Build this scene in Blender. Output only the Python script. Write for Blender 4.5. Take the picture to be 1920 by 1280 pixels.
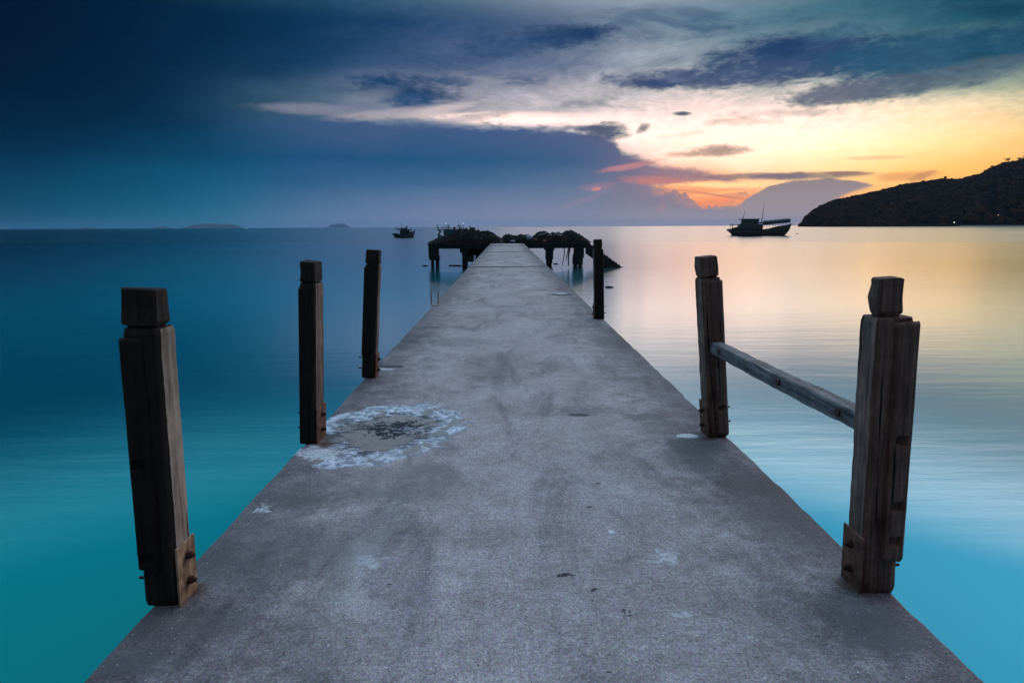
import bpy, bmesh, math, random
import numpy as np
from mathutils import Vector, Matrix, noise as mnoise

random.seed(7)
R = math.radians
for o in list(bpy.data.objects):
    bpy.data.objects.remove(o, do_unlink=True)
S = bpy.context.scene
COL = S.collection

# ------------------------------------------------------------------ camera
F = 1150.0                       # focal length in pixels of the 1920 wide photograph
H = 1.4                          # eye height above the pier deck
WATER = -2.1                     # water level below the deck
PITCH = math.atan(215.0 / F); ROLL = R(0.27); YAW = R(-0.49)
cam_d = bpy.data.cameras.new('camera'); cam = bpy.data.objects.new('camera', cam_d); COL.objects.link(cam)
cam_d.sensor_width = 36.0; cam_d.lens = F / 1920 * 36.0
cam_d.clip_start = 0.05; cam_d.clip_end = 120000
CM = Matrix.Rotation(YAW, 3, 'Z') @ Matrix.Rotation(math.pi/2 - PITCH, 3, 'X') @ Matrix.Rotation(-ROLL, 3, 'Z')
cam.matrix_world = Matrix.Translation((0, 0, H)) @ CM.to_4x4()
S.camera = cam
EYE = Vector((0, 0, H))

def ray(px, py):
    return (CM @ Vector(((px - 960) / F, (640 - py) / F, -1.0)))
def ae(px, py):                  # photograph direction -> azimuth, elevation in degrees
    d = ray(px, py).normalized()
    return math.degrees(math.atan2(d.x, d.y)), math.degrees(math.asin(d.z))
def gp(px, py, z=0.0):           # point on a level plane
    d = ray(px, py); t = (z - H) / d.z
    return EYE + d * t
def at(px, py, Y):               # point on the upright plane y = Y
    d = ray(px, py); return EYE + d * (Y / d.y)

# ------------------------------------------------------------------ node helpers
def lin(c):
    return tuple(((v/255)/12.92 if v/255 <= 0.04045 else ((v/255+0.055)/1.055)**2.4) for v in c)

class G:
    def __init__(s, tree): s.t = tree; s.n = tree.nodes; s.l = tree.links
    def put(s, sock, v):
        if isinstance(v, bpy.types.NodeSocket): s.l.new(v, sock)
        elif v is not None:
            if sock.type == 'RGBA' and len(v) == 3: v = (*v, 1)
            sock.default_value = v
    def m(s, op, a, b=None, c=None, clamp=False):
        n = s.n.new('ShaderNodeMath'); n.operation = op; n.use_clamp = clamp
        s.put(n.inputs[0], a)
        if b is not None: s.put(n.inputs[1], b)
        if c is not None: s.put(n.inputs[2], c)
        return n.outputs[0]
    def v(s, op, a, b=None):
        n = s.n.new('ShaderNodeVectorMath'); n.operation = op
        s.put(n.inputs[0], a)
        if op == 'SCALE': s.put(n.inputs['Scale'], b)
        elif b is not None: s.put(n.inputs[1], b)
        return n.outputs['Value'] if op in ('DOT_PRODUCT', 'LENGTH', 'DISTANCE') else n.outputs['Vector']
    def xyz(s, a, b, c):
        n = s.n.new('ShaderNodeCombineXYZ'); s.put(n.inputs[0], a); s.put(n.inputs[1], b); s.put(n.inputs[2], c); return n.outputs[0]
    def sep(s, a):
        n = s.n.new('ShaderNodeSeparateXYZ'); s.put(n.inputs[0], a); return n.outputs
    def noise(s, vec, scale, detail=4, rough=0.55, dist=0.0, color=False):
        n = s.n.new('ShaderNodeTexNoise'); s.put(n.inputs['Vector'], vec)
        n.inputs['Scale'].default_value = scale; n.inputs['Detail'].default_value = detail
        n.inputs['Roughness'].default_value = rough; n.inputs['Distortion'].default_value = dist
        return n.outputs['Color' if color else 'Fac']
    def voro(s, vec, scale, feature='F1', out='Distance', rnd=1.0):
        n = s.n.new('ShaderNodeTexVoronoi'); n.feature = feature; s.put(n.inputs['Vector'], vec)
        n.inputs['Scale'].default_value = scale; n.inputs['Randomness'].default_value = rnd
        return n.outputs[out]
    def mr(s, v, a, b, c=0.0, d=1.0, smooth=True):
        n = s.n.new('ShaderNodeMapRange'); n.interpolation_type = 'SMOOTHSTEP' if smooth else 'LINEAR'
        s.put(n.inputs['Value'], v)
        for k, x in zip(('From Min', 'From Max', 'To Min', 'To Max'), (a, b, c, d)): s.put(n.inputs[k], x)
        return n.outputs['Result']
    def mix(s, f, a, b, mode='MIX'):
        n = s.n.new('ShaderNodeMix'); n.data_type = 'RGBA'; n.blend_type = mode
        s.put(n.inputs[0], f); s.put(n.inputs[6], a); s.put(n.inputs[7], b); return n.outputs[2]
    def ramp(s, f, stops, interp='LINEAR'):
        n = s.n.new('ShaderNodeValToRGB'); cr = n.color_ramp; cr.interpolation = interp
        s.put(n.inputs[0], f)
        while len(cr.elements) < len(stops): cr.elements.new(0.5)
        for e, (p, c) in zip(cr.elements, sorted(stops, key=lambda q: q[0])): pass
        st = sorted(stops, key=lambda q: q[0])
        for i, (p, c) in enumerate(st):
            cr.elements[i].position = p; cr.elements[i].color = (*c, 1) if len(c) == 3 else c
        return n.outputs[0]
    def map(s, vec, scale=(1,1,1), rot=(0,0,0), loc=(0,0,0)):
        n = s.n.new('ShaderNodeMapping'); s.put(n.inputs['Vector'], vec)
        n.inputs['Scale'].default_value = scale; n.inputs['Rotation'].default_value = rot; n.inputs['Location'].default_value = loc
        return n.outputs[0]

# ------------------------------------------------------------------ world: dusk sky
SKY_PTS = [  # x, y in the photograph and the sky colour there (clouds that are added below left out)
 (-900,0,0,22,50),(-900,400,5,60,95),
 (0,0,0,24,58),(0,120,0,26,60),(0,240,0,36,74),(0,320,2,52,92),(0,390,12,70,110),(0,425,14,72,112),
 (200,0,2,32,70),(200,120,2,32,72),(200,240,2,50,92),(200,330,8,68,112),(200,400,35,88,132),
 (400,0,8,46,86),(400,120,10,48,92),(400,200,25,62,102),(400,300,12,72,118),(400,380,52,98,142),(400,420,70,108,150),
 (600,0,6,50,88),(600,60,14,56,98),(600,130,30,68,112),(600,190,112,118,145),(540,205,95,105,135),(600,230,60,85,125),(600,300,30,82,126),(600,380,80,115,155),(600,420,100,125,160),
 (760,0,10,52,92),(800,60,44,76,116),(760,120,55,82,122),(730,200,165,160,175),(840,210,170,162,172),(800,260,60,88,132),(800,420,130,138,168),
 (950,0,32,66,108),(950,60,66,90,124),(950,120,88,104,136),(950,170,120,128,152),(1000,210,220,210,205),(920,225,232,218,208),(1000,300,70,100,145),(950,420,142,142,168),
 (1100,0,72,96,128),(1120,50,110,126,146),(1100,110,112,124,148),(1100,160,150,150,166),(1120,210,232,220,205),(1180,240,250,234,208),(1080,420,145,142,165),
 (1250,0,78,112,138),(1250,60,140,156,170),(1230,110,150,158,170),(1220,170,198,196,192),(1250,215,236,224,202),(1240,260,254,238,210),(1260,300,252,222,180),(1250,330,215,150,130),(1250,420,165,152,164),
 (1400,0,76,118,140),(1380,60,118,142,156),(1400,130,140,148,160),(1400,180,214,206,192),(1400,230,246,230,202),(1430,280,255,240,206),(1400,315,255,228,176),(1380,350,250,170,110),(1330,370,252,150,92),(1400,420,176,158,156),
 (1560,0,64,110,130),(1560,60,96,130,142),(1600,120,110,128,140),(1560,190,220,214,192),(1560,250,250,236,200),(1560,300,255,230,166),(1600,350,254,196,108),(1560,390,244,160,104),(1560,420,190,150,140),
 (1740,0,38,92,110),(1740,55,66,112,124),(1740,150,120,135,138),(1740,200,224,220,186),(1740,260,252,224,158),(1740,310,252,200,104),(1740,340,248,186,90),(1740,420,230,150,80),
 (1920,0,10,64,84),(1920,60,36,88,104),(1920,130,100,124,126),(1920,190,216,214,172),(1920,240,244,212,142),(1920,290,248,194,96),(1920,420,225,150,80),
 (2300,0,20,70,90),(2300,200,170,170,130),(2300,420,180,130,80),
]
def grade(p_):
    x, y, r_, g_, b_ = p_
    k = 1 - min(1, max(0, (x - 300)/500)); return (x, y, r_*(1-0.6*k), g_*(1-0.18*k*(y < 260)), b_*(1-0.10*k-0.16*k*(y < 260)))
SKY_PTS = [grade(p_) for p_ in SKY_PTS]
P = np.array([[*ae(a, b)] for a, b, *_ in SKY_PTS]); C = np.array([lin(c[2:]) for c in SKY_PTS])
Cg = C ** 0.5
def tri(a, b):
    d = np.sqrt((((a[:, None, :] - b[None, :, :]) * np.array([1.0, 2.2])) ** 2).sum(-1)); return d
A_ = tri(P, P) - 0.0; W_ = np.linalg.solve(np.vstack([np.hstack([A_ - np.eye(len(P))*0.6, np.ones((len(P), 1))]), np.hstack([np.ones((1, len(P))), [[0]]])]), np.vstack([Cg, np.zeros((1, 3))]))
def skycol(az, el):
    q = tri(np.array([[az, el]]), P); v = q @ W_[:-1] + W_[-1]
    return tuple(np.clip(v[0], 0.0, 1.0) ** 2)

world = bpy.data.worlds.new('World'); S.world = world; world.use_nodes = True
wt = world.node_tree; wt.nodes.clear(); g = G(wt)
tc = wt.nodes.new('ShaderNodeTexCoord').outputs['Generated']
dx, dy, dz = g.sep(g.v('NORMALIZE', tc))
DEG = 57.29578
az0 = g.m('MULTIPLY', g.m('ARCTAN2', dx, dy), DEG)
el0 = g.m('MULTIPLY', g.m('ARCSINE', dz), DEG)
base = g.xyz(az0, el0, 0.0)
# long horizontal streak coordinates for the cloud texture, leaning a little up to the right
strk = g.map(base, scale=(0.16, 0.55, 1), rot=(0, 0, R(-6)))
nA = g.noise(strk, 0.55, 6, 0.55, 0.4, color=True)
nAc = g.sep(g.v('SUBTRACT', nA, (0.5, 0.5, 0.5)))
fine = g.map(base, scale=(0.35, 1.0, 1), rot=(0, 0, R(-8)), loc=(13, 5, 2))
nB = g.noise(fine, 1.3, 8, 0.62, 0.6)
nBc = g.m('SUBTRACT', nB, 0.5)
nC = g.noise(g.map(base, scale=(0.8, 1.2, 1), loc=(3, 8, 1)), 1.6, 7, 0.6, 0.2)
nCc = g.m('SUBTRACT', nC, 0.5)
# the warp dies out at the horizon, where the layers lie flat
wamt = g.mr(el0, 0.0, 9.0, 0.15, 1.0)
az = g.m('ADD', az0, g.m('MULTIPLY', g.m('MULTIPLY', nAc[0], 9.0), wamt))
el = g.m('ADD', el0, g.m('ADD', g.m('MULTIPLY', g.m('MULTIPLY', nAc[1], 3.4), wamt), g.m('MULTIPLY', g.m('MULTIPLY', nBc, 1.6), wamt)))
t_az = g.mr(az, -60, 60, 0, 1, False)
rows = [0.0, 1.0, 2.4, 4.0, 6.0, 8.0, 9.6, 11.2, 13.5, 16.5, 20.0]
col = None
AZS = [-60, -48, -41, -36, -31, -27, -23, -19.5, -16, -12.5, -9, -6, -3, 0, 3, 6, 9, 12, 15, 18, 21, 24, 27, 31, 35, 40, 48, 60]
prev = None
for r_ in rows:
    st = [((a + 60) / 120, skycol(a, r_)) for a in AZS]
    c = g.ramp(t_az, st, 'B_SPLINE')
    col = c if col is None else g.mix(g.mr(el, prev, r_, 0, 1, False), col, c)
    prev = r_
# fine streaky light and dark in the veil
col = g.mix(g.m('MULTIPLY', g.mr(el0, 4.0, 10.0), 0.55), col, g.v('SCALE', col, g.mr(nB, 0.3, 0.72, 0.66, 1.32, False)))
vAE = g.xyz(az0, el0, 1.0)
nDc = g.m('SUBTRACT', g.noise(g.map(base, scale=(0.42, 1.5, 1), rot=(0, 0, R(-10)), loc=(4, 1, 3)), 1.9, 6, 0.60, 0.9), 0.5)
soft = g.m('ADD', g.m('MULTIPLY', nBc, 1.9), g.m('ADD', g.m('MULTIPLY', nCc, 0.8), g.m('MULTIPLY', nDc, 0.8)))
def ell(cx, cy, a, b, tilt=0, color=(0,0,0), amt=1.0, lo=-0.7, hi=1.15, namp=1.35, nz=None, ragged=True):
    """soft ragged patch of cloud, centre and half axes given where it stands in the photograph"""
    global col
    t = R(tilt); c0 = np.array(ae(cx, cy))
    ua = np.array(ae(cx + a*math.cos(t), cy - a*math.sin(t))) - c0
    ub = np.array(ae(cx + b*math.sin(t), cy + b*math.cos(t))) - c0
    Mi = np.linalg.inv(np.array([ua, ub]).T); off = -Mi @ c0
    u = g.v('DOT_PRODUCT', vAE, (Mi[0,0], Mi[0,1], off[0])); v = g.v('DOT_PRODUCT', vAE, (Mi[1,0], Mi[1,1], off[1]))
    r2 = g.m('MULTIPLY_ADD', u, u, g.m('MULTIPLY', v, v))
    k = g.m('SUBTRACT', 1.0, r2)
    k = g.m('MULTIPLY_ADD', nz if nz is not None else soft, namp, k)
    mk = g.m('MULTIPLY', g.mr(k, lo, hi), amt)
    mk = g.m('MULTIPLY', mk, g.mr(r2, 2.4, 4.2, 1.0, 0.0))
    col = g.mix(mk, col, lin(color)); return mk
def curve_el(pts):
    X0, X1 = 300, 1700
    a0, a1 = ae(X0, 330)[0], ae(X1, 330)[0]
    t = g.mr(az0, a0, a1, 0, 1, False)
    st = []
    for px, py in pts:
        a, e = ae(px, py); st.append(((a - a0)/(a1 - a0), (e/20.0,)*3))
    return g.m('MULTIPLY', g.ramp(t, st), 20.0)
def below(pts, softness, nz, namp):
    e = curve_el(pts)
    return g.mr(g.m('ADD', g.m('SUBTRACT', e, el0), g.m('MULTIPLY', nz, namp)), -softness, softness)

# grey blue wisps high up
wn = g.noise(g.map(base, scale=(0.11, 0.42, 1), rot=(0, 0, R(-9)), loc=(2.2, 7.1, 0)), 0.8, 8, 0.62, 1.1)
wreg = g.m('MULTIPLY', g.mr(el0, 8.5, 12.0), g.mr(az0, ae(560, 100)[0], ae(900, 100)[0]))
wcol = g.mix(g.mr(az0, ae(900, 100)[0], ae(1900, 100)[0]), lin((58, 82, 120)), lin((50, 92, 114)))
col = g.mix(g.m('MULTIPLY', g.m('MULTIPLY', g.mr(wn, 0.46, 0.66), wreg), 0.75), col, wcol)
col = g.mix(g.m('MULTIPLY', g.m('MULTIPLY', g.mr(wn, 0.46, 0.30), wreg), 0.30), col, g.v('SCALE', col, 1.7))
ell(1060, 68, 95, 22, 4, (30, 62, 100), 0.9); ell(1110, 60, 50, 14, 5, (26, 58, 98), 0.8)
ell(960, 84, 110, 22, 4, (40, 72, 112), 0.7); ell(860, 110, 120, 20, 3, (52, 80, 120), 0.5)
ell(760, 168, 95, 26, -6, (28, 64, 102), 0.95); ell(850, 152, 45, 10, 0, (30, 70, 112), 0.7); ell(700, 150, 45, 10, -5, (20, 62, 105), 0.8)
ell(770, 190, 50, 14, 3, (38, 76, 118), 0.8)
ell(1010, 130, 130, 18, 3, (92, 108, 140), 0.5)
ell(1190, 30, 60, 18, 10, (60, 90, 125), 0.6)
ell(1490, 108, 190, 42, 6, (42, 68, 106), 0.95, lo=-0.6, hi=0.8, namp=1.3); ell(1590, 118, 90, 24, 4, (34, 60, 100), 0.8); ell(1460, 88, 60, 22, 5, (30, 60, 102), 0.7)
ell(1740, 105, 260, 40, 7, (40, 84, 112), 0.95, lo=-0.7, hi=0.7, namp=1.2); ell(1880, 88, 130, 30, 6, (26, 74, 98), 0.8)
ell(1570, 62, 60, 14, 10, (60, 100, 124), 0.7)
ell(1290, 150, 170, 19, 2, (72, 88, 122), 0.9, lo=-0.6, hi=0.8); ell(1230, 158, 50, 9, 0, (48, 68, 110), 0.8)
ell(1420, 138, 150, 20, 3, (64, 84, 118), 0.8)
ell(1610, 172, 150, 22, 8, (92, 98, 122), 0.9, lo=-0.6, hi=0.8); ell(1780, 146, 180, 22, 12, (84, 104, 118), 0.8, lo=-0.7, hi=0.8)
ell(1880, 20, 130, 22, 4, (10, 62, 84), 0.8); ell(1750, 40, 90, 14, 8, (40, 92, 112), 0.6)
ell(1480, 212, 120, 9, 2, (196, 178, 168), 0.6); ell(1390, 228, 70, 8, 2, (206, 180, 164), 0.55)
ell(1345, 283, 62, 11, 3, (176, 142, 132), 0.9); ell(1300, 288, 50, 6, 3, (196, 158, 140), 0.7)
ell(1280, 213, 17, 4, 0, (80, 92, 112), 1.0, namp=0.5); ell(1206, 241, 15, 8, 25, (120, 112, 124), 0.9, namp=1.0)
ell(1280, 252, 50, 6, 8, (225, 196, 170), 0.6)
ell(1640, 296, 60, 4, 2, (232, 178, 130), 0.6); ell(1700, 330, 60, 9, 3, (226, 160, 96), 0.8); ell(1728, 331, 25, 7, 20, (206, 142, 96), 0.7)
ell(590, 205, 105, 11, -2, (132, 134, 154), 0.85, namp=1.2); ell(690, 182, 60, 13, 12, (120, 128, 150), 0.6); ell(730, 214, 110, 10, 6, (176, 166, 174), 0.8, namp=1.2)
ell(980, 224, 190, 13, 0, (244, 228, 206), 0.95, namp=1.2); ell(830, 205, 70, 9, 10, (200, 190, 188), 0.8); ell(880, 222, 70, 7, 8, (150, 144, 158), 0.5)
col = g.v('SCALE', col, g.mr(g.m('MULTIPLY', soft, g.mr(el0, 5.0, 9.0)), -0.5, 0.5, 1.20, 0.82, False))
# shelf cloud over the left and middle of the horizon
SH = [(300,185),(480,222),(560,222),(640,228),(760,232),(850,236),(950,238),(1050,243),(1110,248),(1150,262),(1165,285),(1215,302),(1250,314),(1290,318),(1340,326),(1372,332),(1395,345),(1420,480),(1700,560)]
shm = below(SH, 0.42, soft, 0.75)
shx = g.mr(az0, ae(330, 300)[0], ae(640, 300)[0])
shm = g.m('MULTIPLY', shm, shx)
def crow(stops): 
    a0, a1 = ae(300, 330)[0], ae(1700, 330)[0]
    return g.ramp(g.mr(az0, a0, a1, 0, 1, False), [((ae(x, 330)[0]-a0)/(a1-a0), lin(c)) for x, c in stops], 'B_SPLINE')
sc = crow([(300,(70,108,150)),(600,(102,126,162)),(900,(140,142,170)),(1100,(145,142,165)),(1250,(160,148,160)),(1400,(168,154,160)),(1600,(170,150,150))])
for y_, st in ((385, [(300,(30,84,128)),(600,(78,114,154)),(900,(116,130,160)),(1100,(124,132,156)),(1250,(140,132,148)),(1400,(160,140,140))]),
               (345, [(300,(14,72,116)),(600,(44,92,136)),(900,(72,108,146)),(1100,(94,116,146)),(1180,(124,118,140)),(1250,(168,128,136)),(1400,(176,136,136))]),
               (300, [(300,(10,66,112)),(600,(26,80,124)),(900,(40,86,130)),(1080,(60,94,134)),(1180,(104,106,136)),(1250,(150,124,138)),(1400,(168,132,136))]),
               (250, [(300,(18,64,106)),(600,(60,88,128)),(850,(66,92,134)),(1000,(72,92,134)),(1130,(88,98,132)),(1250,(130,112,132)),(1400,(150,120,130))])):
    c = crow(st); e_hi = ae(950, {385: 422, 345: 385, 300: 345, 250: 300}[y_])[1]; e_lo = ae(950, y_)[1]
    sc = g.mix(g.mr(el, e_hi, e_lo, 0, 1, False), sc, c)
col = g.mix(shm, col, sc)
ell(1138, 246, 42, 15, 0, (74, 86, 116), 0.95); ell(1105, 241, 36, 6, 0, (82, 90, 118), 0.8)
# glowing breaks near the sun
ell(1180, 312, 62, 6, 10, (206, 138, 138), 0.75); ell(1235, 340, 70, 9, -3, (226, 132, 112), 0.6)
fire = ell(1325, 364, 92, 24, -4, (255, 166, 100), 1.0, namp=1.2)
ell(1350, 347, 120, 7.5, 1, (255, 212, 140), 1.0, namp=0.8); ell(1350, 362, 60, 4, 6, (255, 186, 116), 0.9, namp=1.2); ell(1290, 352, 60, 4, -2, (252, 170, 110), 0.9, namp=0.7)
ell(1340, 380, 45, 9, 5, (255, 140, 84), 0.6, namp=1.2); ell(1345, 366, 60, 3, -8, (214, 132, 110), 0.7, namp=1.0)
ell(1118, 354, 9, 4, 10, (240, 150, 130), 0.9, namp=0.8); ell(1120, 350, 34, 8, 8, (170, 128, 146), 0.5)
ell(1240, 388, 13, 9, 60, (208, 142, 140), 0.8, namp=1.0); ell(1095, 375, 60, 6, 20, (158, 134, 156), 0.4)
# low cumulus bank in front of the glow
CU = [(300,470),(1090,470),(1130,395),(1145,366),(1158,352),(1180,356),(1200,372),(1222,378),(1240,366),(1262,357),(1285,362),(1300,378),(1322,392),(1342,384),(1358,392),(1372,402),(1400,396),(1440,400),(1480,420),(1700,470)]
col = g.mix(g.m('MULTIPLY', below(CU, 0.07, g.m('SUBTRACT', g.noise(base, 1.7, 6, 0.62), 0.5), 1.7), g.mr(az0, ae(1090, 400)[0], ae(1260, 400)[0], 0.1, 0.7)), col, g.mix(g.mr(el0, 0.3, 2.6), lin((164, 150, 160)), lin((132, 124, 144))))
# anvil cloud to the right of the glow
AT = [(300,470),(1350,470),(1368,404),(1400,374),(1440,350),(1500,337),(1560,334),(1610,341),(1630,345),(1640,349),(1645,470),(1700,470)]
AB = [(300,420),(1350,425),(1480,440),(1505,412),(1545,388),(1580,368),(1610,355),(1630,350),(1640,348),(1700,330)]
am = below(AT, 0.12, soft, 0.25)
eb = curve_el(AB)
bm_ = g.mr(g.m('ADD', g.m('SUBTRACT', el0, eb), g.m('MULTIPLY', soft, 0.25)), -0.25, 0.25)
col = g.mix(g.m('MULTIPLY', am, bm_), col, g.mix(g.mr(el0, 0.3, 4.5), lin((166, 150, 156)), lin((150, 134, 134))))
ell(1470, 330, 155, 7, 1, (120, 108, 122), 0.95, namp=0.9); ell(1590, 325, 50, 4, 0, (150, 118, 110), 0.9, namp=0.8)
lum = g.v('DOT_PRODUCT', col, (0.33, 0.5, 0.17))
hb = g.mr(lum, 0.35, 0.85)
col = g.v('MULTIPLY', col, g.xyz(g.mr(hb, 0, 1, 1.0, 1.62, False), g.mr(hb, 0, 1, 1.0, 1.30, False), g.mr(hb, 0, 1, 1.0, 1.46, False)))
# everything outside the photograph: overhead blue light, dark sky behind the camera
up = g.mix(g.mr(el0, 16.0, 27.0), col, g.mix(g.mr(dx, -0.25, 0.45), (0.16, 0.50, 0.62, 1), (2.5, 2.35, 2.2, 1)))  # unseen cream band high on the right, added to brighten the water's reflection
up = g.mix(g.mr(el0, 27.0, 46.0), up, g.mix(g.mr(dx, -0.7, 0.7), (0.46, 1.28, 1.84, 1), (1.25, 1.52, 2.0, 1)))
back = g.mix(g.mr(el0, 20.0, 85.0), (0.014, 0.020, 0.030, 1), (0.75, 0.92, 1.25, 1))
col = g.mix(g.mr(dy, -0.15, 0.45), back, up)
bg = wt.nodes.new('ShaderNodeBackground'); wt.links.new(col, bg.inputs['Color'])
bg.inputs['Strength'].default_value = 1.0
wo = wt.nodes.new('ShaderNodeOutputWorld'); wt.links.new(bg.outputs[0], wo.inputs['Surface'])

sun_d = bpy.data.lights.new('sun', 'SUN'); sun = bpy.data.objects.new('sun', sun_d); COL.objects.link(sun)
sun_d.energy = 0.04; sun_d.angle = R(50); sun_d.color = (1.0, 0.72, 0.45)
sa, se = ae(1480, 330)
sdir = Vector((math.sin(R(sa))*math.cos(R(se)), math.cos(R(sa))*math.cos(R(se)), math.sin(R(se))))
sun.rotation_euler = sdir.to_track_quat('Z', 'Y').to_euler()

S.view_settings.view_transform = 'Standard'; S.view_settings.look = 'None'
S.view_settings.exposure = 0.0; S.view_settings.gamma = 1.0
S.render.engine = 'CYCLES'
S.cycles.volume_bounces = 0
S.cycles.max_bounces = 8

# ------------------------------------------------------------------ object helpers
def tag(o, label=None, cat=None, group=None, kind=None):
    if label: o['label'] = label
    if cat: o['category'] = cat
    if group: o['group'] = group
    if kind: o['kind'] = kind
    return o
def empty(name, loc=(0,0,0), rz=0.0):
    o = bpy.data.objects.new(name, None); COL.objects.link(o); o.location = loc; o.rotation_euler = (0, 0, rz)
    o.empty_display_size = 0.3; return o
def obj(name, bm, mat, parent=None, smooth=False, bevel=0.0, seg=2):
    me = bpy.data.meshes.new(name); bm.normal_update(); bm.to_mesh(me); bm.free()
    me.materials.append(mat)
    if smooth:
        for p in me.polygons: p.use_smooth = True
    o = bpy.data.objects.new(name, me); COL.objects.link(o)
    if parent is not None: o.parent = parent
    if bevel:
        b = o.modifiers.new('bevel', 'BEVEL'); b.width = bevel; b.segments = seg; b.limit_method = 'ANGLE'; b.angle_limit = R(40)
    return o
def box(bm, x0, x1, y0, y1, z0, z1, M=None):
    vs = [bm.verts.new((x, y, z)) for x in (x0, x1) for y in (y0, y1) for z in (z0, z1)]
    for f in ((0,1,3,2),(4,6,7,5),(0,4,5,1),(2,3,7,6),(0,2,6,4),(1,5,7,3)): bm.faces.new([vs[i] for i in f])
    if M: bmesh.ops.transform(bm, matrix=M, verts=vs)
    return vs
def tube(bm, pts, r, seg=8, r1=None, cap=True):
    rings = []
    pts = [Vector(p) for p in pts]; n = len(pts)
    for i, p in enumerate(pts):
        d = (pts[min(i+1, n-1)] - pts[max(i-1, 0)]).normalized()
        a = Vector((0, 0, 1)) if abs(d.z) < 0.9 else Vector((1, 0, 0))
        u = d.cross(a).normalized(); v = d.cross(u)
        rr = r + ((r1 if r1 is not None else r) - r) * i / max(1, n-1)
        rings.append([bm.verts.new(p + (u*math.cos(2*math.pi*k/seg) + v*math.sin(2*math.pi*k/seg))*rr) for k in range(seg)])
    for a, b in zip(rings, rings[1:]):
        for k in range(seg): bm.faces.new((a[k], a[(k+1)%seg], b[(k+1)%seg], b[k]))
    if cap: bm.faces.new(rings[0][::-1]); bm.faces.new(rings[-1])
def loft(bm, rings, cap=True):
    vr = [[bm.verts.new(p) for p in r] for r in rings]
    n = len(vr[0])
    for a, b in zip(vr, vr[1:]):
        for k in range(n): bm.faces.new((a[k], a[(k+1)%n], b[(k+1)%n], b[k]))
    if cap: bm.faces.new(vr[0][::-1]); bm.faces.new(vr[-1])
def fb(x, y=0.0, z=0.0, o=4): return mnoise.fractal(Vector((x, y, z)), 0.6, 2.0, o)

# ------------------------------------------------------------------ materials
def mat(name):
    m = bpy.data.materials.new(name); m.use_nodes = True; t = m.node_tree; t.nodes.clear()
    gg = G(t); bs = t.nodes.new('ShaderNodeBsdfPrincipled'); out = t.nodes.new('ShaderNodeOutputMaterial')
    t.links.new(bs.outputs[0], out.inputs['Surface']); return m, gg, bs, out
def bump(gg, bs, h, strength, dist):
    b = gg.n.new('ShaderNodeBump'); b.inputs['Strength'].default_value = strength; b.inputs['Distance'].default_value = dist
    gg.put(b.inputs['Height'], h); gg.l.new(b.outputs[0], bs.inputs['Normal']); return b
def pos(gg): return gg.n.new('ShaderNodeNewGeometry').outputs['Position']
def obco(gg): return gg.n.new('ShaderNodeTexCoord').outputs['Object']

# water
M_water, q, bs, _ = mat('sea_water')
p = pos(q); px_, py_, pz_ = q.sep(p)
flat = q.xyz(px_, py_, 0.0)
rad = q.v('LENGTH', flat)
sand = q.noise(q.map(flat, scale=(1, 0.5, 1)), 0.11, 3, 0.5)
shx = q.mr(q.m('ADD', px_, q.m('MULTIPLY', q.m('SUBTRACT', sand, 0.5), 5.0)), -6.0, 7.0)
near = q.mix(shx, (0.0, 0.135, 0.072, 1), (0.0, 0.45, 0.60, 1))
farc = q.mix(q.mr(px_, -6, 34), (0.0, 0.37, 0.51, 1), (0.62, 0.72, 0.68, 1))  # far base carries reflected sky brightness in its colour, palest on the right
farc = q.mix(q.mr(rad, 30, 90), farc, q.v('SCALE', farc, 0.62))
far_mix = q.mr(q.m('ADD', rad, q.m('MULTIPLY', sand, 6.0)), 3.0, 22.0)
wc = q.mix(far_mix, near, farc)
rip = q.noise(q.map(flat, scale=(0.35, 1.6, 1), rot=(0, 0, R(7))), 1.1, 4, 0.55)
rip2 = q.noise(q.map(flat, scale=(0.05, 0.30, 1), rot=(0, 0, R(-3))), 0.9, 4, 0.55)
bands = q.noise(q.map(flat, scale=(0.0016, 0.010, 1)), 1.0, 4, 0.6)
ro = q.m('ADD', q.mr(rad, 5, 250, 0.19, 0.30), q.m('MULTIPLY', q.m('SUBTRACT', bands, 0.5), 0.22))
hgt = q.m('ADD', q.m('MULTIPLY', rip, 0.05), q.m('MULTIPLY', rip2, 0.12))
b = q.n.new('ShaderNodeBump'); b.inputs['Strength'].default_value = 0.20; b.inputs['Distance'].default_value = 0.5; q.put(b.inputs['Height'], hgt)
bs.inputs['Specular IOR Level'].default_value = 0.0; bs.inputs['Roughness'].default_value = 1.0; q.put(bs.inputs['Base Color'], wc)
gl = q.n.new('ShaderNodeBsdfGlossy'); gl.distribution = 'BECKMANN'; gl.inputs['Color'].default_value = (0.94, 1.0, 1.0, 1); q.put(gl.inputs['Roughness'], ro); q.l.new(b.outputs[0], gl.inputs['Normal'])
geo = q.n.new('ShaderNodeNewGeometry'); cosi = q.v('DOT_PRODUCT', geo.outputs['Incoming'], geo.outputs['Normal'])
fr = q.m('ADD', q.mr(cosi, 0.42, 0.21, 0.015, 0.85), q.mr(cosi, 0.12, 0.02, 0.0, 0.16))
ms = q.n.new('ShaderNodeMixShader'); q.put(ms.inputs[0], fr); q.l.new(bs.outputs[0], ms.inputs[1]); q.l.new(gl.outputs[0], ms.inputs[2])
wout = [n for n in q.n if n.type == 'OUTPUT_MATERIAL'][0]; q.l.new(ms.outputs[0], wout.inputs['Surface'])

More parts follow.
